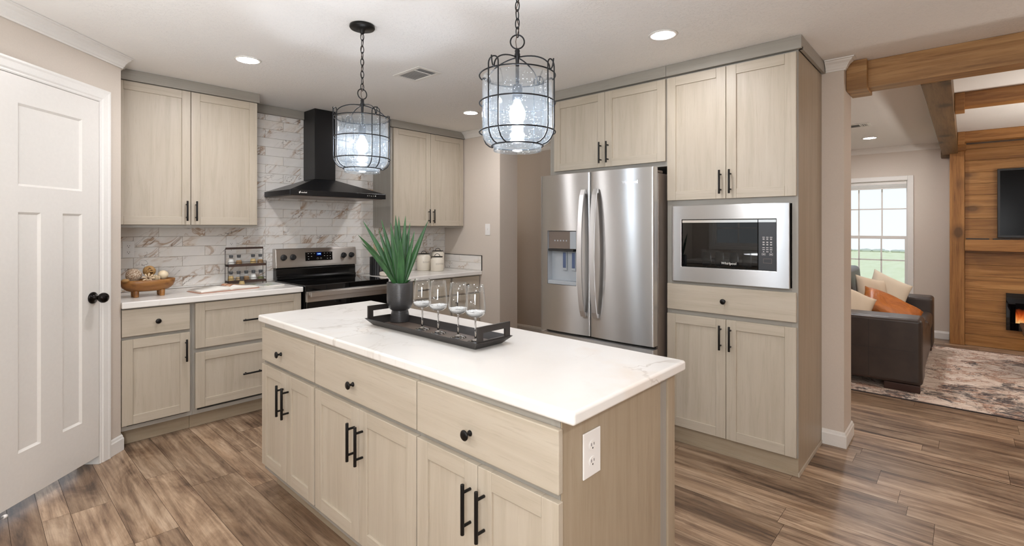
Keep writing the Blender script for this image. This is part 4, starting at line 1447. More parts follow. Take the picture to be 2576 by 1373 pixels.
mb = MB(); SWF.box(mb, -0.005, 0.005, 0.0052, 0.012, 1.343, 1.365, M['white']); mb.build('toggle', t, bevel=0.0015)

# ------------------------------------------------------------------ tray, plant and stemware on the island
ZI = 0.9082
TA = 0.006
TF = Fr((1.372, 1.722, 0), (TA, 1, 0), (1, -TA, 0))     # u along the tray towards the range, n across it towards the refrigerator
MT = plain('tray_black', (47, 43, 41), 0.42, 0.3)
MTF = plain('tray_floor', (84, 71, 62), 0.38, 0.1)
t = thing('serving_tray', 'long dark metal tray with a cut-out handle at each end on the island top', 'tray', (1.372, 1.722, ZI))
mb = MB()
LB, WB, LT, WT, HT = 0.352, 0.073, 0.388, 0.100, 0.032
b = [(-LB, -WB), (LB, -WB), (LB, WB), (-LB, WB)]
tp = [(-LT, -WT), (LT, -WT), (LT, WT), (-LT, WT)]
mb.poly([TF.P(u, n, ZI + 0.0008) for u, n in b], MT)
mb.poly([TF.P(u, n, ZI + 0.0045) for u, n in b], MTF)
k_ = 0.004
for i in range(4):
    j = (i + 1) % 4
    o0, o1 = TF.P(*b[i], ZI + 0.0008), TF.P(*b[j], ZI + 0.0008)
    q0, q1 = TF.P(*tp[i], ZI + HT), TF.P(*tp[j], ZI + HT)
    s0 = TF.P(tp[i][0] * (1 - k_ / LT), tp[i][1] * (1 - k_ / WT), ZI + HT)
    s1 = TF.P(tp[j][0] * (1 - k_ / LT), tp[j][1] * (1 - k_ / WT), ZI + HT)
    r0, r1 = TF.P(*b[i], ZI + 0.0045), TF.P(*b[j], ZI + 0.0045)
    mb.poly([o0, o1, q1, q0], MT)
    mb.poly([q0, q1, s1, s0], MT)
    mb.poly([s0, s1, r1, r0], MT)
bmesh.ops.remove_doubles(mb.bm, verts=mb.bm.verts[:], dist=0.00005)
mb.build('tray_body', t)
for s_ in (-1, 1):
    mb = MB()
    ue = s_ * 0.379
    za, zb = ZI + 0.0255, ZI + 0.090
    wo, wi, zi0, zi1 = 0.088, 0.060, ZI + 0.036, ZI + 0.066
    th = 0.004
    for n0, n1, c0, c1 in ((-wo, -wi, za, zb), (wi, wo, za, zb), (-wi, wi, zi1, zb), (-wi, wi, za, zi0)):
        TF.box(mb, ue - th, ue + th, n0, n1, c0, c1, MT)
    mb.build('handle', t)

t = thing('potted_plant', 'spiky green succulent in a dark ribbed footed pot at the far end of the tray', 'plant', (1.437, 2.045, ZI))
PX, PY, PZ = 1.433, 2.050, ZI + 0.0055
mp = NT('ribbed_charcoal')
wv = mp.n('TexWave', {'Vector': mp.coords((1, 1, 1)), 'Scale': 62.0, 'Distortion': 4.0, 'Detail': 3.0}, bands_direction='Z')
mp.principled(lin((50, 49, 49)), 0.33, normal=mp.bump(wv, 0.16, 0.002), Metallic=0.0)
mb = MB()
prof = [(0.0, 0.0), (0.050, 0.0), (0.0508, 0.002), (0.0395, 0.052), (0.0400, 0.0545), (0.0470, 0.058), (0.0555, 0.068), (0.0610, 0.084), (0.0632, 0.105), (0.0635, 0.184), (0.062, 0.1865), (0.0595, 0.184), (0.0595, 0.150), (0.0, 0.148)]
prof = [(r * (1.0), z * 1.02) for r, z in prof]
mb.lathe(prof, (PX, PY, PZ), mp.mat, 48)
mb.build('pot', t)
mb = MB()
for k in range(70):
    a, r = RND.random() * 6.28, 0.052 * math.sqrt(RND.random())
    mb.ball((PX + r * math.cos(a), PY + r * math.sin(a), PZ + 0.172 + RND.uniform(0, 0.004)), RND.uniform(0.0045, 0.007), plain('white_pebble', (222, 218, 208), 0.6) if 'white_pebble' not in bpy.data.materials else bpy.data.materials['white_pebble'], 8, (1, 1, 0.7))
mb.lathe([(0.0, 0.150), (0.059, 0.150), (0.059, 0.168), (0.0, 0.170)], (PX, PY, PZ), M['slot'], 32)
tag_o = mb.build('pebbles', t); tag_o['kind'] = 'stuff'
ml = NT('agave_leaf')
nz = ml.noise(ml.coords((60, 60, 6)), 1.0, 4)
ml.principled(ml.ramp(nz, [(0.3, lin((26, 62, 30))), (0.7, lin((52, 98, 50)))]), 0.42, Subsurface_Weight=0.0)
rp = Vector((0.82, -0.572, 0)); tw = Vector((-0.572, -0.82, 0))
S_ = 2.448 / 1250
def leaf(bx, bz, tx, tz, tt, w, curve=0.0, bt=0.0):
    B = Vector((PX, PY, PZ + 0.168)) + rp * (bx - 1004) * S_ + tw * bt
    B.z = PZ + 0.165 + bz
    T = Vector((PX, PY, 0)) + rp * (tx - 1004) * S_ + tw * tt
    T.z = 1.37 + (573 - tz) * S_
    ax = (T - B)
    L = ax.length
    axn = ax.normalized()
    out = Vector((ax.x, ax.y, 0))
    out = out.normalized() if out.length > 0.01 else tw.copy()
    sd = axn.cross(out)
    if sd.length < 0.05:
        sd = axn.cross(tw)
    # face the blade broadly outward
    sd = (sd.normalized() * 0.45 + (rp - axn * rp.dot(axn)).normalized() * 0.8 * (1 if sd.dot(rp) >= 0 else -1)).normalized()
    nrm = sd.cross(axn).normalized()
    mb = MB()
    K = 14
    rows = []
    for i in range(K + 1):
        s = i / K
        c = B + ax * s + Vector((0, 0, 1)) * (curve * math.sin(math.pi * s) * L) 
        wid = w * (0.62 + 0.38 * math.sin(min(1, s / 0.42) * math.pi / 2)) * (1 if s < 0.42 else max(0.02, 1 - ((s - 0.42) / 0.58) ** 1.6))
        fold = wid * 0.35
        rows.append([c - sd * wid + nrm * fold, c - sd * wid * 0.5 + nrm * fold * 0.25, c - nrm * 0.0, c + sd * wid * 0.5 + nrm * fold * 0.25, c + sd * wid + nrm * fold])
    mb.loft(rows, ml.mat, True, closed=False)
    mb.build('leaf', t, recalc=True, solid=0.0022)
for a in ((1000, 0, 913, 556, -0.05, 0.0135, 0.05, -0.01), (998, 0, 905.6, 590, 0.06, 0.0140, 0.07, 0.010), (998, 0, 916.5, 610, 0.10, 0.0125, 0.07, 0.016),
          (1000, 0, 951, 576, -0.03, 0.0125, 0.02, -0.004), (1002, 0, 957, 552, -0.09, 0.0125, 0.02, -0.014), (1002, 0, 981.5, 560, 0.03, 0.0150, 0.01, 0.002),
          (1004, 0, 993, 541, -0.05, 0.0165, 0.0, -0.006), (1006, 0, 1001, 543, -0.09, 0.0150, 0.0, -0.014), (1007, 0, 1018, 542, -0.07, 0.0145, 0.01, -0.010),
          (1006, 0, 1005, 600, 0.07, 0.0195, 0.02, 0.016), (1008, 0, 1040, 581, 0.00, 0.0130, 0.02, 0.004), (1010, 0, 1074, 556, -0.02, 0.0155, 0.04, -0.002),
          (1006, 0, 1022, 588, -0.10, 0.0110, 0.02, -0.016), (1010, 0, 1031, 701, 0.05, 0.0070, 0.15, 0.012), (1009, 0, 1030, 560, -0.12, 0.0120, 0.02, -0.016)):
    leaf(*a)

MS = NT('glass_granules')
nz = MS.noise(MS.coords((1, 1, 1)), 420, 2)
MS.principled(MS.ramp(nz, [(0.35, (0.62, 0.62, 0.62)), (0.65, (0.95, 0.95, 0.95))]), 0.35, normal=MS.bump(nz, 0.6, 0.002))
ZG = ZI + 0.0052
PLACE = ['closest to the plant pot', 'second from the plant pot', 'third from the plant pot', 'by the near tray handle']
for k, (gx, gy) in enumerate(((1.382, 1.806), (1.379, 1.690), (1.380, 1.561), (1.374, 1.450))):
    t = thing('wine_glass', 'stemmed wine glass with a white layer in the bowl, ' + PLACE[k], 'wine glass', (gx, gy, ZG), 'wine glasses on the tray')
    mb = MB()
    mb.lathe([(0.0, 0.0), (0.033, 0.0), (0.0335, 0.0012), (0.022, 0.004), (0.008, 0.009), (0.0045, 0.018)], (gx, gy, ZG), M['solidglass'], 36)
    mb.build('foot', t, recalc=True)
    mb = MB()
    mb.lathe([(0.0045, 0.0182), (0.0035, 0.045), (0.0034, 0.075), (0.0042, 0.092), (0.0075, 0.0975)], (gx, gy, ZG), M['solidglass'], 20)
    mb.build('stem', t)
    mb = MB()
    mb.lathe([(0.0076, 0.0977), (0.022, 0.101), (0.034, 0.108), (0.0400, 0.117), (0.0412, 0.125), (0.0400, 0.150), (0.0365, 0.190), (0.0333, 0.228)], (gx, gy, ZG), M['wine'], 48, cap0=False, cap1=False)
    mb.build('bowl', t, recalc=True, solid=0.0011)
    mb = MB()
    mb.lathe([(0.0, 0.1005), (0.020, 0.1035), (0.0325, 0.1105), (0.0380, 0.1185), (0.0388, 0.1225)], (gx, gy, ZG), MS.mat, 32, cap1=False)
    top = [[(gx + r * math.cos(q), gy + r * math.sin(q), ZG + 0.1225 + RND.uniform(-0.0012, 0.0022)) for q in [2 * math.pi * i / 32 for i in range(32)]] for r in (0.0388, 0.030, 0.020, 0.010)]
    mb.loft(top, MS.mat, False, cap0=False)
    for i in range(26):
        a, r = RND.random() * 6.28, 0.036 * math.sqrt(RND.random())
        mb.ball((gx + r * math.cos(a), gy + r * math.sin(a), ZG + 0.1235), RND.uniform(0.0010, 0.0019), MS.mat, 6)
    tag(mb.build('glass_granules', org=(gx, gy, ZG + 0.11)), 'white granules filling the bottom of the wine glass ' + PLACE[k], 'granules', 'granules in the wine glasses', 'stuff')

# ------------------------------------------------------------------ things on the left counter
ZC = 0.9105
MWB = rustic_wood('mango_wood', 'x', (98, 60, 26), (148, 98, 46), (182, 132, 76), 0.35)
t = thing('wooden_bowl', 'oval brown wooden bowl on stub legs holding decorative balls', 'bowl', (0.845, 4.08, ZC))
bx_, by_ = 0.825, 4.075
mb = MB()
def oval(rx, ry, z):
    return [(bx_ + rx * math.cos(q), by_ + ry * math.sin(q), z) for q in [2 * math.pi * k / 48 for k in range(48)]]
mb.loft([oval(0.085, 0.040, ZC + 0.036), oval(0.118, 0.060, ZC + 0.044), oval(0.142, 0.078, ZC + 0.064), oval(0.153, 0.088, ZC + 0.090), oval(0.155, 0.090, ZC + 0.112), oval(0.152, 0.087, ZC + 0.1135),
         oval(0.147, 0.082, ZC + 0.110), oval(0.140, 0.075, ZC + 0.085), oval(0.11, 0.055, ZC + 0.060), oval(0.06, 0.03, ZC + 0.052)], MWB)
mb.build('bowl_body', t)
for dx in (-0.072, 0.072):
    for dy in (-0.035, 0.035):
        mb = MB()
        mb.lathe([(0.0145, 0.0), (0.0155, 0.012), (0.0165, 0.044)], (bx_ + dx, by_ + dy, ZC + 0.0003), MWB, 20)
        mb.build('leg', t, bevel=0.0015)
def ball_obj(name, label, c, r, m, bump_tubes=None, flat=1.0):
    mb = MB()
    mb.ball(c, r * (0.88 if bump_tubes else 1), m, 28, (1, 1, flat))
    if bump_tubes:
        n, tr, tm = bump_tubes
        C = Vector(c)
        for i in range(n):
            ax = Vector((RND.gauss(0, 1), RND.gauss(0, 1), RND.gauss(0, 1))).normalized()
            u, w, _ = basis(ax)
            off = RND.uniform(-0.55, 0.55) * r
            rr = math.sqrt(r * r - off * off) * 1.01
            mb.tube([C + ax * off + (u * math.cos(q) + w * math.sin(q)) * rr for q in [2 * math.pi * k / 24 for k in range(24)]], tr, tm, 5, True)
    o = mb.build(name, org=c)
    return tag(o, label, 'decorative ball', 'decorative balls in the wooden bowl')
mv = NT('shell_mosaic')
vo = mv.n('TexVoronoi', {'Vector': mv.coords(), 'Scale': 190.0})
mv.principled(mv.ramp(vo.outputs['Distance'], [(0.25, lin((228, 215, 196))), (0.6, lin((150, 120, 92)))]), 0.6, normal=mv.bump(vo.outputs['Distance'], 0.8, 0.004))
tan = plain('dry_vine', (172, 134, 84), 0.6)
tand = plain('dry_vine_dark', (92, 62, 34), 0.7)
ball_obj('decorative_ball', 'white speckled shell mosaic ball at the left in the wooden bowl', (0.745, 4.07, ZC + 0.145), 0.045, mv.mat)
ball_obj('decorative_ball', 'brown woven vine ball on top of the wooden bowl heap', (0.840, 4.115, ZC + 0.165), 0.034, tand, (26, 0.0026, tan))
ball_obj('decorative_ball', 'smooth cream ball at the right in the wooden bowl', (0.912, 4.085, ZC + 0.136), 0.031, plain('cream_ball', (226, 208, 176), 0.45))
mb = MB()
fc = Vector((0.814, 4.020, ZC + 0.124))
for k in range(9):
    a = math.pi * 2 * k / 9
    dr_ = Vector((math.cos(a), 0.25 * math.sin(a) - 0.25, math.sin(a)))
    mb.tube([fc + dr_ * 0.006, fc + dr_ * 0.018, fc + dr_ * 0.030, fc + dr_ * 0.036], [0.002, 0.005, 0.0055, 0.001], plain('pale_seed_pod', (214, 190, 158), 0.5) if 'pale_seed_pod' not in bpy.data.materials else bpy.data.materials['pale_seed_pod'], 7)
mb.ball(fc, 0.007, tand, 10)
tag(mb.build('seed_flower', org=fc), 'pale dried seed-pod flower at the front of the wooden bowl', 'dried flower')
mb = MB()
dc = Vector((0.857, 4.035, ZC + 0.124))
for k in range(7):
    mb.lathe([(0.021 - 0.0022 * abs(k - 3), -0.0022), (0.021 - 0.0022 * abs(k - 3), 0.0022)], dc + Vector((0.0072 * (k - 3), 0, -0.001 * k)), plain('pale_slice', (220, 198, 164), 0.5) if 'pale_slice' not in bpy.data.materials else bpy.data.materials['pale_slice'], 20, (1, 0, -0.1))
mb.lathe([(0.013, -0.022), (0.013, 0.022)], dc + Vector((0, 0, -0.003)), tand, 14, (1, 0, -0.1))
tag(mb.build('ribbed_pod', org=dc), 'small ribbed striped pod between the seed flower and the cream ball', 'dried pod')
mb = MB()
sp = Vector((0.695, 4.03, ZC + 0.116))
mb.ball(sp, 0.017, tan, 14, (1.3, 1, 0.7))
tag(mb.build('dried_pod', org=sp), 'small flattened tan pod at the left rim of the wooden bowl', 'dried pod')

# spice rack and bottles
t = thing('spice_rack', 'two-shelf dark wood and wire spice rack against the tile', 'spice rack', (1.525, 4.32, ZC))
SY0, SY1, SX0, SX1 = 4.262, 4.335, 1.382, 1.664
for z0, z1, y0, y1, nm in ((1.062, 1.080, SY0, SY1, 'shelf'), (0.932, 0.950, SY0, SY1, 'shelf'), (1.198, 1.214, 4.320, 4.334, 'top_rail')):
    mb = MB()
    mb.box(SX0, SX1, y0, y1, z0, z1, M['shelfwood'])
    mb.build(nm, t, bevel=0.001)
mb = MB()
for x in (SX0 - 0.0025, SX1 + 0.0025):
    for y in (SY0 + 0.004, SY1 - 0.004):
        mb.lathe([(0.0021, 0.0003), (0.0021, (1.205 if y > 4.3 else 1.100) - ZC)], (x, y, ZC), M['black'], 8)
    for z in (1.071, 0.941):
        mb.tube([(x, SY0 + 0.004, z if z < 1.1 else 1.1), (x, SY1 - 0.004, z)], 0.0019, M['black'], 6)
for z in (1.098, 0.968):
    mb.tube([(SX0 - 0.003, SY0 + 0.004, z), (SX1 + 0.003, SY0 + 0.004, z)], 0.0018, M['black'], 6)
mb.build('wire_frame', t)
spices = {'white': (232, 230, 224), 'tan': (176, 150, 112), 'brown': (150, 116, 76), 'gold': (190, 162, 108), 'green': (126, 126, 84)}
SM = {k: plain('spice_' + k, v, 0.8) for k, v in spices.items()}
STOP = plain('gray_stopper', (74, 76, 78), 0.35)
def bottle(x, y, z, kind, label):
    b = thing('spice_bottle', label, 'spice bottle', (x, y, z), 'glass spice bottles')
    mb = MB()
    mb.lathe([(0.0, 0.0), (0.0265, 0.0), (0.0275, 0.003), (0.0262, 0.014), (0.0195, 0.034), (0.0138, 0.047), (0.0125, 0.051)], (x, y, z), M['glass'], 28, cap1=False)
    mb.build('flask', b)
    mb = MB()
    f = {'white': 0.040, 'tan': 0.026, 'brown': 0.030, 'gold': 0.038, 'green': 0.020}[kind]
    rr = lambda q: 0.0236 - max(0, (q - 0.012)) * 0.27
    mb.lathe([(0.0, 0.0012), (0.0222, 0.0012), (0.0230, 0.004), (rr(0.014) - 0.0008, 0.014), (rr(f) - 0.0012, f), (0.0, f + 0.001)], (x, y, z), SM[kind], 24)
    mb.build('spice_fill', b)
    mb = MB()
    mb.lathe([(0.0128, 0.0512), (0.0138, 0.058), (0.0150, 0.070), (0.0153, 0.074), (0.0, 0.0745)], (x, y, z), STOP, 24)
    mb.build('stopper', b)
zs1, zs2 = 1.0805, 0.9505
for x, k, lb in ((1.411, 'white', 'glass bottle of white salt at the left of the upper rack shelf'), (1.468, 'brown', 'glass bottle of brown spice second on the upper rack shelf'),
                 (1.575, 'gold', 'glass bottle of golden spice right of the gap on the upper rack shelf'), (1.632, 'brown', 'glass bottle of brown spice at the right end of the upper rack shelf')):
    bottle(x, 4.297, zs1, k, lb)
for x, k, lb in ((1.409, 'gold', 'glass bottle of golden spice at the left of the lower rack shelf'), (1.466, 'tan', 'glass bottle of tan spice second on the lower rack shelf'), (1.523, 'brown', 'glass bottle of brown spice in the middle of the lower rack shelf'),
                 (1.578, 'white', 'glass bottle of white salt fourth on the lower rack shelf'), (1.634, 'green', 'glass bottle of green herbs at the right end of the lower rack shelf')):
    bottle(x, 4.297, zs2, k, lb)
bottle(1.468, 4.2335, ZC + 0.0003, 'gold', 'glass bottle of golden spice standing on the counter in front of the rack')

# open cookbook and magazine
paper = plain('page_paper', (226, 222, 214), 0.5)
def photo_mat(name, stops, scale, seed):
    m = NT(name)
    nz = m.noise(m.coords((1, 1, 1), loc=(seed, seed * 0.7, 0)), scale, 4)
    m.principled(m.ramp(nz, stops), 0.35)
    return m.mat
pm1 = photo_mat('food_photo', [(0.36, lin((120, 58, 34))), (0.46, lin((186, 108, 70))), (0.56, lin((214, 170, 130))), (0.7, lin((232, 226, 216)))], 22, 3)
pm2 = photo_mat('magazine_photo', [(0.36, lin((118, 132, 72))), (0.46, lin((196, 196, 176))), (0.56, lin((206, 216, 222))), (0.72, lin((176, 112, 66)))], 16, 8)
BK = Fr((1.305, 3.975, 0), (0.985, 0.150, 0), (-0.13, 0.985, 0))   # u across the pages, n up the page
t = thing('cookbook', 'open cookbook with curling pages lying on the left counter', 'book', (1.32, 4.1, ZC))
mb = MB()
BK.box(mb, -0.212, 0.212, -0.003, 0.206, ZC + 0.0004, ZC + 0.003, plain('book_cover', (190, 130, 104), 0.4))
mb.build('cover', t)
def pagestack(s_, hmax, name, m):
    mb = MB()
    K = 14
    lo, hi = [], []
    rows = []
    for i in range(K + 1):
        q = i / K
        h = 0.004 + hmax * ((q / 0.2) ** 0.55 if q < 0.2 else 1 - 0.78 * ((q - 0.2) / 0.8) ** 0.8)
        u = s_ * (0.002 + 0.202 * q)
        rows.append((u, h))
    rings = []
    for u, h in rows:
        rings.append([BK.P(u, 0.0, ZC + 0.0032), BK.P(u, 0.200, ZC + 0.0032), BK.P(u, 0.200, ZC + 0.0032 + h), BK.P(u, 0.0, ZC + 0.0032 + h)])
    mb.loft(rings, paper, True)
    pg = mb.build(name, t)
    if m:
        mb = MB()
        rr = [[BK.P(u, 0.05, ZC + 0.0036 + h), BK.P(u, 0.197, ZC + 0.0036 + h)] for u, h in rows[1:11]]
        mb.loft(rr, m, True, closed=False)
        mb.build('page_photo', pg, recalc=False)
pagestack(-1, 0.026, 'left_pages', None)
pagestack(1, 0.030, 'right_pages', pm1)
MG = Fr((1.545, 4.005, 0), (0.985, 0.17, 0), (-0.17, 0.985, 0))
t = thing('magazine', 'magazine with green and blue photos lying at the right end of the left counter', 'magazine', (1.63, 4.08, ZC))
mb = MB()
MG.box(mb, 0, 0.175, 0, 0.205, ZC + 0.0004, ZC + 0.0085, paper)
mb.build('pages', t)
mb = MB()
MG.box(mb, 0.001, 0.174, 0.001, 0.204, ZC + 0.0087, ZC + 0.0092, pm2)
mb.build('front_cover', t)

# ------------------------------------------------------------------ things on the right counter
def canister(x, y, r, h, word, label):
    t = thing('canister', label, 'canister', (x, y, ZC), 'cream ceramic canisters')
    mb = MB()
    mb.lathe([(0.0, 0.0), (r - 0.006, 0.0), (r, 0.006), (r, h - 0.028), (r - 0.004, h - 0.018), (r - 0.013, h - 0.012), (r - 0.014, h), (0.0, h)], (x, y, ZC + 0.0003), M['cream'], 40)
    b = mb.build('jar', t)
    if word:
        mb = MB()
        d0 = Vector((-x, -y, 0)).normalized()
        ang = math.radians(22)
        c, s_ = math.cos(ang), math.sin(ang)
        dd = Vector((d0.x * c - d0.y * s_, d0.x * s_ + d0.y * c, 0))
        rt = Vector((0, 0, 1)).cross(dd)
        text('lettering', word, 0.024, Vector((x, y, ZC + h * 0.52)) + dd * (r + 0.0004), rt, (0, 0, 1), M['gray_text'], b, 0.0003, 1.1)
    mb = MB()
    mb.lathe([(0.0, h + 0.0006), (r - 0.010, h + 0.0006), (r - 0.009, h + 0.006), (0.0, h + 0.008)], (x, y, ZC), M['black'], 36)
    ld_ = mb.build('lid', t)
    mb = MB()
    rv = Vector((0.82, -0.57, 0))
    mb.tube([Vector((x, y, ZC + h + 0.0075)) + rv * (0.027 * math.cos(q)) + Vector((0, 0, 0.025 * math.sin(q))) for q in [math.pi * k / 14 for k in range(15)]], 0.0028, M['black'], 8)
    mb.build('lid_handle', ld_)
canister(3.338, 4.335, 0.073, 0.176, 'SUGAR', 'cream sugar canister with black lid, left one of three')
canister(3.385, 4.165, 0.069, 0.150, 'COFFEE', 'shortest cream canister with black lid, lettered coffee, in front')
canister(3.535, 4.340, 0.071, 0.200, None, 'tallest cream canister with black lid, behind the coffee canister')
t = thing('utensil_crock', 'black ribbed crock with cream wooden spoons right of the range', 'crock', (2.72, 4.24, ZC))
mb = MB()
K = 56
cx, cy = 2.725, 4.245
def rib(r, z):
    return [(cx + (r + (0.0022 if k % 2 else 0)) * math.cos(2 * math.pi * k / K), cy + (r + (0.0022 if k % 2 else 0)) * math.sin(2 * math.pi * k / K), ZC + z) for k in range(K)]
mb.loft([rib(0.086, 0.0004), rib(0.088, 0.004), rib(0.088, 0.174), rib(0.085, 0.178), rib(0.080, 0.176), rib(0.078, 0.02)], M['blkplastic'], False)
mb.build('crock_body', t)
ml2 = plain('pale_wood', (206, 186, 154), 0.55)
for k, (a, tilt, L) in enumerate(((2.4, 0.30, 0.25), (3.2, 0.15, 0.27), (5.0, 0.25, 0.24), (0.4, 0.2, 0.23), (5.9, 0.22, 0.22))):
    mb = MB()
    dr_ = Vector((math.sin(tilt) * math.cos(a), math.sin(tilt) * math.sin(a), math.cos(tilt)))
    p0 = Vector((cx, cy, ZC + 0.03)) + Vector((math.cos(a), math.sin(a), 0)) * 0.012
    mb.tube([p0, p0 + dr_ * (L - 0.06)], 0.0045, ml2, 8)
    c = p0 + dr_ * (L - 0.03)
    uu, ww, _ = basis(dr_)
    mb.loft([[c + dr_ * (0.038 * math.cos(q)) + uu * (0.024 * math.sin(q)) + ww * o_ for q in [2 * math.pi * i / 20 for i in range(20)]] for o_ in (-0.003, 0.003)], ml2, False)
    tag(mb.build('wooden_spoon', org=p0), ['pale wooden spoon leaning furthest left in the black crock', 'tallest pale wooden spoon in the black crock', 'pale wooden spoon leaning towards the viewer in the black crock', 'pale wooden spoon leaning right behind the plant leaves in the black crock', 'shortest pale wooden spoon at the right of the black crock'][k], 'spoon', 'spoons in the black crock')
mtw = NT('pompom_towel')
vo = mtw.n('TexVoronoi', {'Vector': mtw.coords((1, 1, 1)), 'Scale': 26.0, 'Randomness': 0.25})
mtw.principled(mtw.ramp(vo.outputs['Distance'], [(0.30, lin((32, 30, 30))), (0.36, lin((226, 216, 202)))]), 0.9)
mb = MB()
tc_ = Vector((2.75, 4.085, ZC + 0.0225))
def trow(x, s):
    return [(x, tc_.y + s * 0.062 * math.copysign(abs(math.cos(q)) ** 0.6, math.cos(q)), tc_.z + s * 0.0218 * math.copysign(abs(math.sin(q)) ** 0.7, math.sin(q))) for q in [2 * math.pi * k / 24 for k in range(24)]]
mb.loft([trow(2.655, 0.72), trow(2.66, 0.92), trow(2.69, 1.0), trow(2.75, 0.97), trow(2.82, 1.0), trow(2.87, 0.94), trow(2.876, 0.75)], mtw.mat)
for i in range(7):
    for k, q in enumerate((0.35, 0.95, 1.6, 2.2, 2.9, 3.5)):
        xx = 2.668 + i * 0.033 + (0.0165 if k % 2 else 0)
        if xx < 2.87:
            p = Vector(trow(xx, 1.0)[0])
            mb.ball((xx, tc_.y + 0.062 * math.copysign(abs(math.cos(q)) ** 0.6, math.cos(q)), tc_.z + 0.0218 * math.copysign(abs(math.sin(q)) ** 0.7, math.sin(q))), 0.0065, M['blkplastic'], 8)
tag(mb.build('rolled_towel', org=tc_), 'rolled cream towel with black dots in front of the black crock', 'towel')

# small white door stop by the pantry door
t = thing('door_stop', 'white-tipped door stop on the floor below the pantry door', 'door stop', (0.10, 3.285, 0))
mb = MB()
p0, p1 = DC.P(-0.86, 0.006, 0.040), Vector((0.112, 3.281, 0.034))
mb.tube([p0, p1], 0.004, M['chrome'], 8); mb.lathe([(0.011, 0), (0.011, 0.006)], p0, M['chrome'], 14, p1 - p0)
mb.build('spring', t)
mb = MB()
mb.lathe([(0.0085, 0.0), (0.0095, 0.008), (0.008, 0.016), (0, 0.017)], p1, M['white'], 14, p1 - p0)
mb.build('rubber_tip', t)

# ------------------------------------------------------------------ living room: ceiling beams
def beam(label, x0, x1, y0, y1, z0, m, collars=(), org=None):
    t = thing('ceiling_beam', label, 'beam', org or ((x0 + x1) / 2, (y0 + y1) / 2, HC))
    mb = MB(); mb.box(x0, x1, y0, y1, z0, HC - 0.001, m); mb.build('beam_box', t, bevel=0.003)
    for c in collars:
        mb = MB(); mb.box(*c, m); mb.build('beam_collar', t, bevel=0.003)
beam('long honey-stained beam nearest the camera, running right from the wall pier', 3.80, 3.955, -2.598, 0.452, 2.252, M['beam'],
     [(3.745, 3.985, 0.447, 0.5545, 2.234, HC - 0.0015)])
beam('stained beam running away from the camera to the window wall', 3.9565, 8.108, 0.060, 0.200, 2.245, M['beamx'],
     [(7.96, 8.1085, 0.045, 0.215, 2.225, HC - 0.0015)])
beam('stained cross beam second from the camera, over the rug', 5.20, 5.33, -2.598, 0.056, 2.308, M['mantel'],
     [(5.185, 5.345, 0.000, 0.0585, 2.280, HC - 0.0015)])
beam('stained cross beam farthest from the camera, just in front of the plank wall', 7.33, 7.46, -2.598, 0.056, 2.308, M['mantel'],
     [(7.315, 7.475, 0.000, 0.0585, 2.280, HC - 0.0015)])

# ------------------------------------------------------------------ plank fireplace wall
t = thing('fireplace_surround', 'orange-brown plank wall with posts and mantel around the electric fireplace', 'fireplace wall', (7.98, -1.2, 0))
mb = MB()
z = 0.001
while z < 2.33:
    zb = min(z + 0.1345, 2.343)
    y = 0.0
    while y > -2.44:
        ln = RND.choice((1.2, 1.8, 2.4))
        yb = max(y - ln, -2.44)
        mb.box(7.882, 8.107, yb + 0.0008, y - 0.0008, z + 0.001, zb - 0.001, M['shiplap'], RND.random())
        y = yb
    z = zb
mb.build('shiplap', t, bevel=0.0015)
for y0, y1 in ((0.0015, 0.133), (-2.575, -2.4415)):
    mb = MB(); mb.box(7.845, 8.107, y0, y1, 0.001, 2.268, M['post']); mb.build('post', t, bevel=0.003)
    mb = MB(); mb.box(7.80, 8.107, y0 - 0.014, y1 + 0.014, 2.2695, 2.362, M['mantel']); mb.build('post_cap', t, bevel=0.003)
mb = MB(); mb.box(7.76, 7.8812, -2.44, 0.0, 1.106, 1.236, M['mantel']); mb.build('mantel', t, bevel=0.003)
t = thing('fireplace_insert', 'black electric fireplace insert with orange flames in the plank wall', 'fireplace', (7.87, -1.0, 0.42))
mb = MB()
FY0, FY1, FZ0, FZ1 = -1.70, -0.342, 0.226, 0.640
for b in ((FY0, FY1, FZ0, FZ0 + 0.085), (FY0, FY1, FZ1 - 0.108, FZ1), (FY0, FY0 + 0.075, FZ0 + 0.0852, FZ1 - 0.1082), (FY1 - 0.075, FY1, FZ0 + 0.0852, FZ1 - 0.1082)):
    mb.box(7.845, 7.8812, b[0], b[1], b[2], b[3], M['blkglass'])
mb.build('insert_frame', t, bevel=0.002)
fm = NT('flame_panel')
tcf = fm.n('TexCoord')
sx = fm.n('SeparateXYZ', {0: tcf.outputs['Object']})
hz = fm.n('MapRange', {0: sx.outputs['Z'], 1: -0.115, 2: 0.10, 3: 1.0, 4: 0.0})
nz = fm.noise(fm.coords((1, 9, 3.0)), 1.6, 5, 0.6, 0.8)
pr = fm.n('Math', {0: fm.n('Math', {0: nz.outputs[0], 1: 1.25}, operation='MULTIPLY'), 1: hz.outputs[0]}, operation='MULTIPLY')
fr_ = fm.ramp(pr, [(0.16, (0.004, 0.003, 0.003)), (0.34, (0.45, 0.06, 0.01)), (0.5, (1.0, 0.26, 0.05)), (0.68, (1.0, 0.62, 0.25))])
em = fm.n('Emission', {0: fr_.outputs[0], 1: 0.8})
fm.t.links.new(em.outputs[0], fm.out.inputs[0])
mb = MB(); mb.box(7.862, 7.8812, FY0 + 0.0755, FY1 - 0.0755, FZ0 + 0.0857, FZ1 - 0.1087, fm.mat); mb.build('flame_screen', t)
t = thing('television', 'black flat television above the wood mantel on the plank wall', 'television', (7.84, -0.97, 1.26))
mb = MB()
TY0, TY1, TZ0, TZ1 = -1.665, -0.272, 1.258, 2.034
mb.box(7.828, 7.8812, TY0, TY1, TZ0, TZ1, M['blkplastic'])
mb.build('tv_body', t, bevel=0.004)
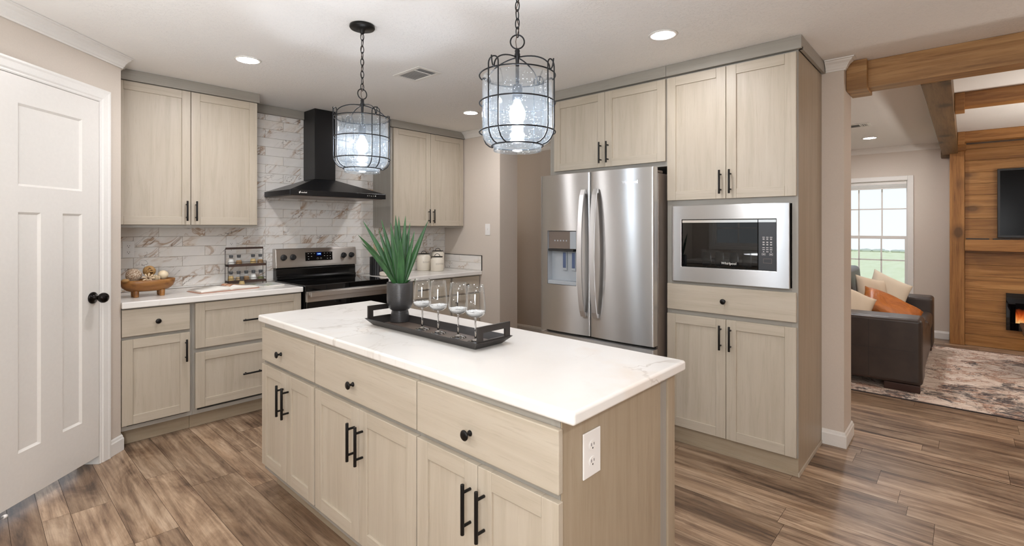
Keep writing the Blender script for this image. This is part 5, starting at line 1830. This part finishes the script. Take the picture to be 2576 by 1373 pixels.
mb = MB(); mb.box(7.8262, 7.8278, TY0 + 0.022, TY1 - 0.022, TZ0 + 0.028, TZ1 - 0.022, plain('tv_screen', (2, 2, 3), 0.2, Specular_IOR_Level=0.12)); mb.build('tv_screen', t)
for (y0, y1, lb) in ((-0.205, -0.010, 'flat black remote at the left end of the wood mantel'), (-0.375, -0.235, 'shorter flat black remote under the corner of the television')):
    mb = MB(); mb.box(7.79, 7.835, y0, y1, 1.2365, 1.250, M['blkplastic'])
    tag(mb.build('remote_control', org=(7.81, (y0 + y1) / 2, 1.2365), bevel=0.003), lb, 'remote control', 'remotes on the mantel')

# ------------------------------------------------------------------ rug
rm = NT('worn_rug')
c = rm.coords((1, 1, 1))
n1 = rm.noise(c, 2.1, 10, 0.76, 0.5)
n2 = rm.noise(rm.coords((26, 9, 1)), 1.0, 5, 0.65, 0.6)
n3 = rm.noise(rm.coords((1, 1, 1), loc=(5, 2, 0)), 3.4, 7, 0.7, 1.4)
vo = rm.n('TexVoronoi', {'Vector': rm.coords((1, 1.4, 1)), 'Scale': 17.0}, feature='DISTANCE_TO_EDGE')
base = rm.ramp(n2, [(0.32, lin((172, 146, 128))), (0.5, lin((212, 194, 178))), (0.68, lin((228, 216, 204)))])
rust = rm.ramp(n3, [(0.50, (0, 0, 0)), (0.57, (1, 1, 1)), (0.62, (0, 0, 0))])
col = rm.mix(rm.n('Math', {0: rust.outputs[0], 1: 0.75}, operation='MULTIPLY'), base, lin((156, 104, 74)))
edge = rm.ramp(vo.outputs['Distance'], [(0.012, (1, 1, 1)), (0.04, (0, 0, 0))])
brk = rm.ramp(n3, [(0.42, (0, 0, 0)), (0.5, (1, 1, 1))])
ln = rm.n('Math', {0: edge.outputs[0], 1: brk.outputs[0]}, operation='MULTIPLY')
col = rm.mix(rm.n('Math', {0: ln, 1: 0.7}, operation='MULTIPLY'), col, lin((88, 72, 66)))
dark = rm.ramp(n1, [(0.53, (0, 0, 0)), (0.56, (1, 1, 1))])
thr = rm.ramp(n2, [(0.40, (0, 0, 0)), (0.52, (1, 1, 1))])
dk = rm.n('Math', {0: dark.outputs[0], 1: thr.outputs[0]}, operation='MULTIPLY')
col = rm.mix(rm.n('Math', {0: dk, 1: 0.92}, operation='MULTIPLY'), col, lin((52, 47, 50)))
rm.principled(col, 0.95)
t = thing('area_rug', 'distressed beige, black and rust area rug on the living room floor', 'rug', (6.3, -0.4, 0))
mb = MB(); mb.box(5.045, 7.55, -2.3, 1.45, 0.001, 0.008, rm.mat); mb.build('rug_field', t)
mb = MB()
bd = plain('rug_binding', (70, 62, 60), 0.9)
for b in ((5.032, 5.0446, -2.312, 1.462), (7.5504, 7.563, -2.312, 1.462)):
    mb.box(*b, 0.001, 0.0085, bd)
for b in ((5.0448, 7.5502, -2.312, -2.3004), (5.0448, 7.5502, 1.4504, 1.462)):
    mb.box(*b, 0.001, 0.0085, bd)
mb.build('rug_binding', t)

# ------------------------------------------------------------------ sofa and cushions
lm = NT('brown_leather')
nz = lm.noise(lm.coords((1, 1, 1)), 140, 3)
n2 = lm.noise(lm.coords((1, 1, 1)), 5, 3)
lm.principled(lm.ramp(n2, [(0.3, lin((50, 40, 35))), (0.7, lin((66, 54, 47)))]), 0.36, normal=lm.bump(nz, 0.12, 0.002))
LM = lm.mat
seamm = plain('leather_stitching', (120, 100, 86), 0.6)
t = thing('sofa', 'dark brown leather sofa facing right, seen from its near arm', 'sofa', (6.25, 0.75, 0))
ZF = 0.0088
def arm(x0, x1):
    mb = MB(); mb.box(x0, x1, 0.252, 1.17, 0.070, 0.618, LM); a = mb.build('armrest', t, bevel=0.035, seg=4)
    mb = MB()
    for xx in (x0 - 0.0012, ):
        mb.box(xx, xx + 0.0010, 0.30, 1.12, 0.347, 0.350, M['slot'])
        mb.box(xx, xx + 0.0010, 0.612, 0.615, 0.10, 0.585, M['slot'])
    for k in range(50):
        yy = 0.29 + k * 0.0165
        mb.box(x0 + 0.018, x0 + 0.020, yy, yy + 0.009, 0.6095, 0.6125, seamm)
    mb.build('stitching', a)
arm(5.240, 5.545)
arm(7.000, 7.300)
mb = MB(); mb.box(5.547, 6.998, 0.270, 1.16, 0.070, 0.300, LM); mb.build('base', t, bevel=0.02, seg=3)
for x0, x1 in ((5.549, 6.272), (6.274, 6.996)):
    mb = MB(); mb.box(x0, x1, 0.255, 0.86, 0.302, 0.470, LM); mb.build('seat_cushion', t, bevel=0.045, seg=4)
    mb = MB()
    q = [(x0 + 0.004, 0.86, 0.472), (x1 - 0.004, 0.86, 0.472), (x1 - 0.004, 1.005, 0.472), (x0 + 0.004, 1.005, 0.472)]
    q2 = [(x0 + 0.004, 0.90, 0.935), (x1 - 0.004, 0.90, 0.935), (x1 - 0.004, 1.055, 0.935), (x0 + 0.004, 1.055, 0.935)]
    mb.loft([q, q2], LM, False); mb.build('back_cushion', t, bevel=0.045, seg=4)
mb = MB(); mb.box(5.547, 6.998, 1.062, 1.17, 0.302, 0.840, LM); mb.build('back', t, bevel=0.03, seg=3)
fw = plain('dark_wood_foot', (58, 32, 22), 0.4)
for x0, y0 in ((5.262, 0.270), (5.262, 0.96), (7.19, 0.270), (7.19, 0.96)):
    mb = MB(); mb.box(x0, x0 + 0.09, y0, y0 + 0.24 if y0 < 0.5 else y0 + 0.19, ZF, 0.0692, fw); mb.build('foot', t, bevel=0.004)

def pillow(name, label, c, w, h, th, right, up, m, group='cushions on the sofa'):
    c, r, u = Vector(c), Vector(right).normalized(), Vector(up).normalized()
    n = r.cross(u).normalized()
    u = n.cross(r)
    mb = MB()
    K = 14
    def pt(i, j, s):
        a, b = -1 + 2 * i / K, -1 + 2 * j / K
        pin = 1 - 0.07 * (1 - a * a) * abs(b) ** 3 if True else 1
        x = a * (1 - 0.09 * (1 - b * b) * 0 - 0.08 * (1 - (1 - abs(b)) ** 0.5) * (1 - abs(a)) * 0) * (1 - 0.07 * (1 - b * b) * abs(a) ** 2)
        y = b * (1 - 0.07 * (1 - a * a) * abs(b) ** 2)
        d = th * (max(0, 1 - a ** 4) * max(0, 1 - b ** 4)) ** 0.55 * s
        d *= 1 + 0.10 * math.sin(5 * a + 3 * b)
        return c + r * (x * w / 2) + u * (y * h / 2) + n * (d / 2 + 0.004 * s)
    V = {}
    for s in (1, -1):
        for i in range(K + 1):
            for j in range(K + 1):
                V[(i, j, s)] = mb.bm.verts.new(pt(i, j, s))
    for s in (1, -1):
        for i in range(K):
            for j in range(K):
                f = [V[(i, j, s)], V[(i + 1, j, s)], V[(i + 1, j + 1, s)], V[(i, j + 1, s)]]
                mb.face(f, m, True)
    rim = [(i, 0) for i in range(K)] + [(K, j) for j in range(K)] + [(i, K) for i in range(K, 0, -1)] + [(0, j) for j in range(K, 0, -1)]
    for q in range(len(rim)):
        a, b = rim[q], rim[(q + 1) % len(rim)]
        mb.face([V[a + (1,)], V[b + (1,)], V[b + (-1,)], V[a + (-1,)]], m, False)
    return tag(mb.build(name, org=c), label, 'pillow', group)
fab = painted('beige_linen', (206, 188, 164), 0.9, 0.2, 300)
fab2 = painted('pale_linen', (216, 202, 180), 0.9, 0.2, 300)
org_ = NT('orange_leather')
nz = org_.noise(org_.coords((7, 7, 7)), 1.0, 4, 0.6, 1.0)
org_.principled(org_.ramp(nz, [(0.3, lin((150, 82, 30))), (0.7, lin((190, 112, 46)))]), 0.42, normal=org_.bump(nz, 0.5, 0.03))
pillow('throw_pillow', 'tall pale beige pillow standing in front of the window at the far sofa arm', (6.78, 0.625, 0.655), 0.40, 0.40, 0.13, (0.35, -0.75, -0.42), (0.1, 0.40, 0.9), fab2)
pillow('throw_pillow', 'beige pillow leaning against the sofa back beside the tall pale pillow', (6.50, 0.730, 0.668), 0.36, 0.36, 0.12, (0.75, -0.6, -0.20), (0.1, 0.35, 0.93), fab)
pillow('throw_pillow', 'burnt orange leather pillow lying in the middle of the sofa', (6.10, 0.535, 0.575), 0.52, 0.36, 0.14, (0.20, -0.9, -0.46), (0.55, 0.40, 0.55), org_.mat)
pillow('throw_pillow', 'light beige pillow behind the near sofa arm', (5.76, 0.790, 0.620), 0.32, 0.32, 0.12, (0.3, -0.85, -0.42), (0.25, 0.45, 0.85), fab)

# ------------------------------------------------------------------ coffee table at the right edge
tm_ = plain('dark_table_wood', (70, 44, 30), 0.4)
t = thing('coffee_table', 'dark wood table with square legs at the right edge, in front of the fireplace', 'table', (6.7, -0.9, 0))
mb = MB(); mb.box(6.36, 7.02, -1.45, -0.402, 0.400, 0.432, tm_); mb.build('table_top', t, bevel=0.004)
mb = MB()
mb.box(6.40, 6.985, -0.440, -0.418, 0.330, 0.3992, tm_); mb.box(6.40, 6.985, -1.435, -1.413, 0.330, 0.3992, tm_)
mb.build('apron', t)
for x in (6.40, 6.935):
    for y in (-1.412, -0.4905):
        mb = MB(); mb.box(x, x + 0.05, y, y + 0.05, ZF, 0.3992, tm_); mb.build('leg', t, bevel=0.003)
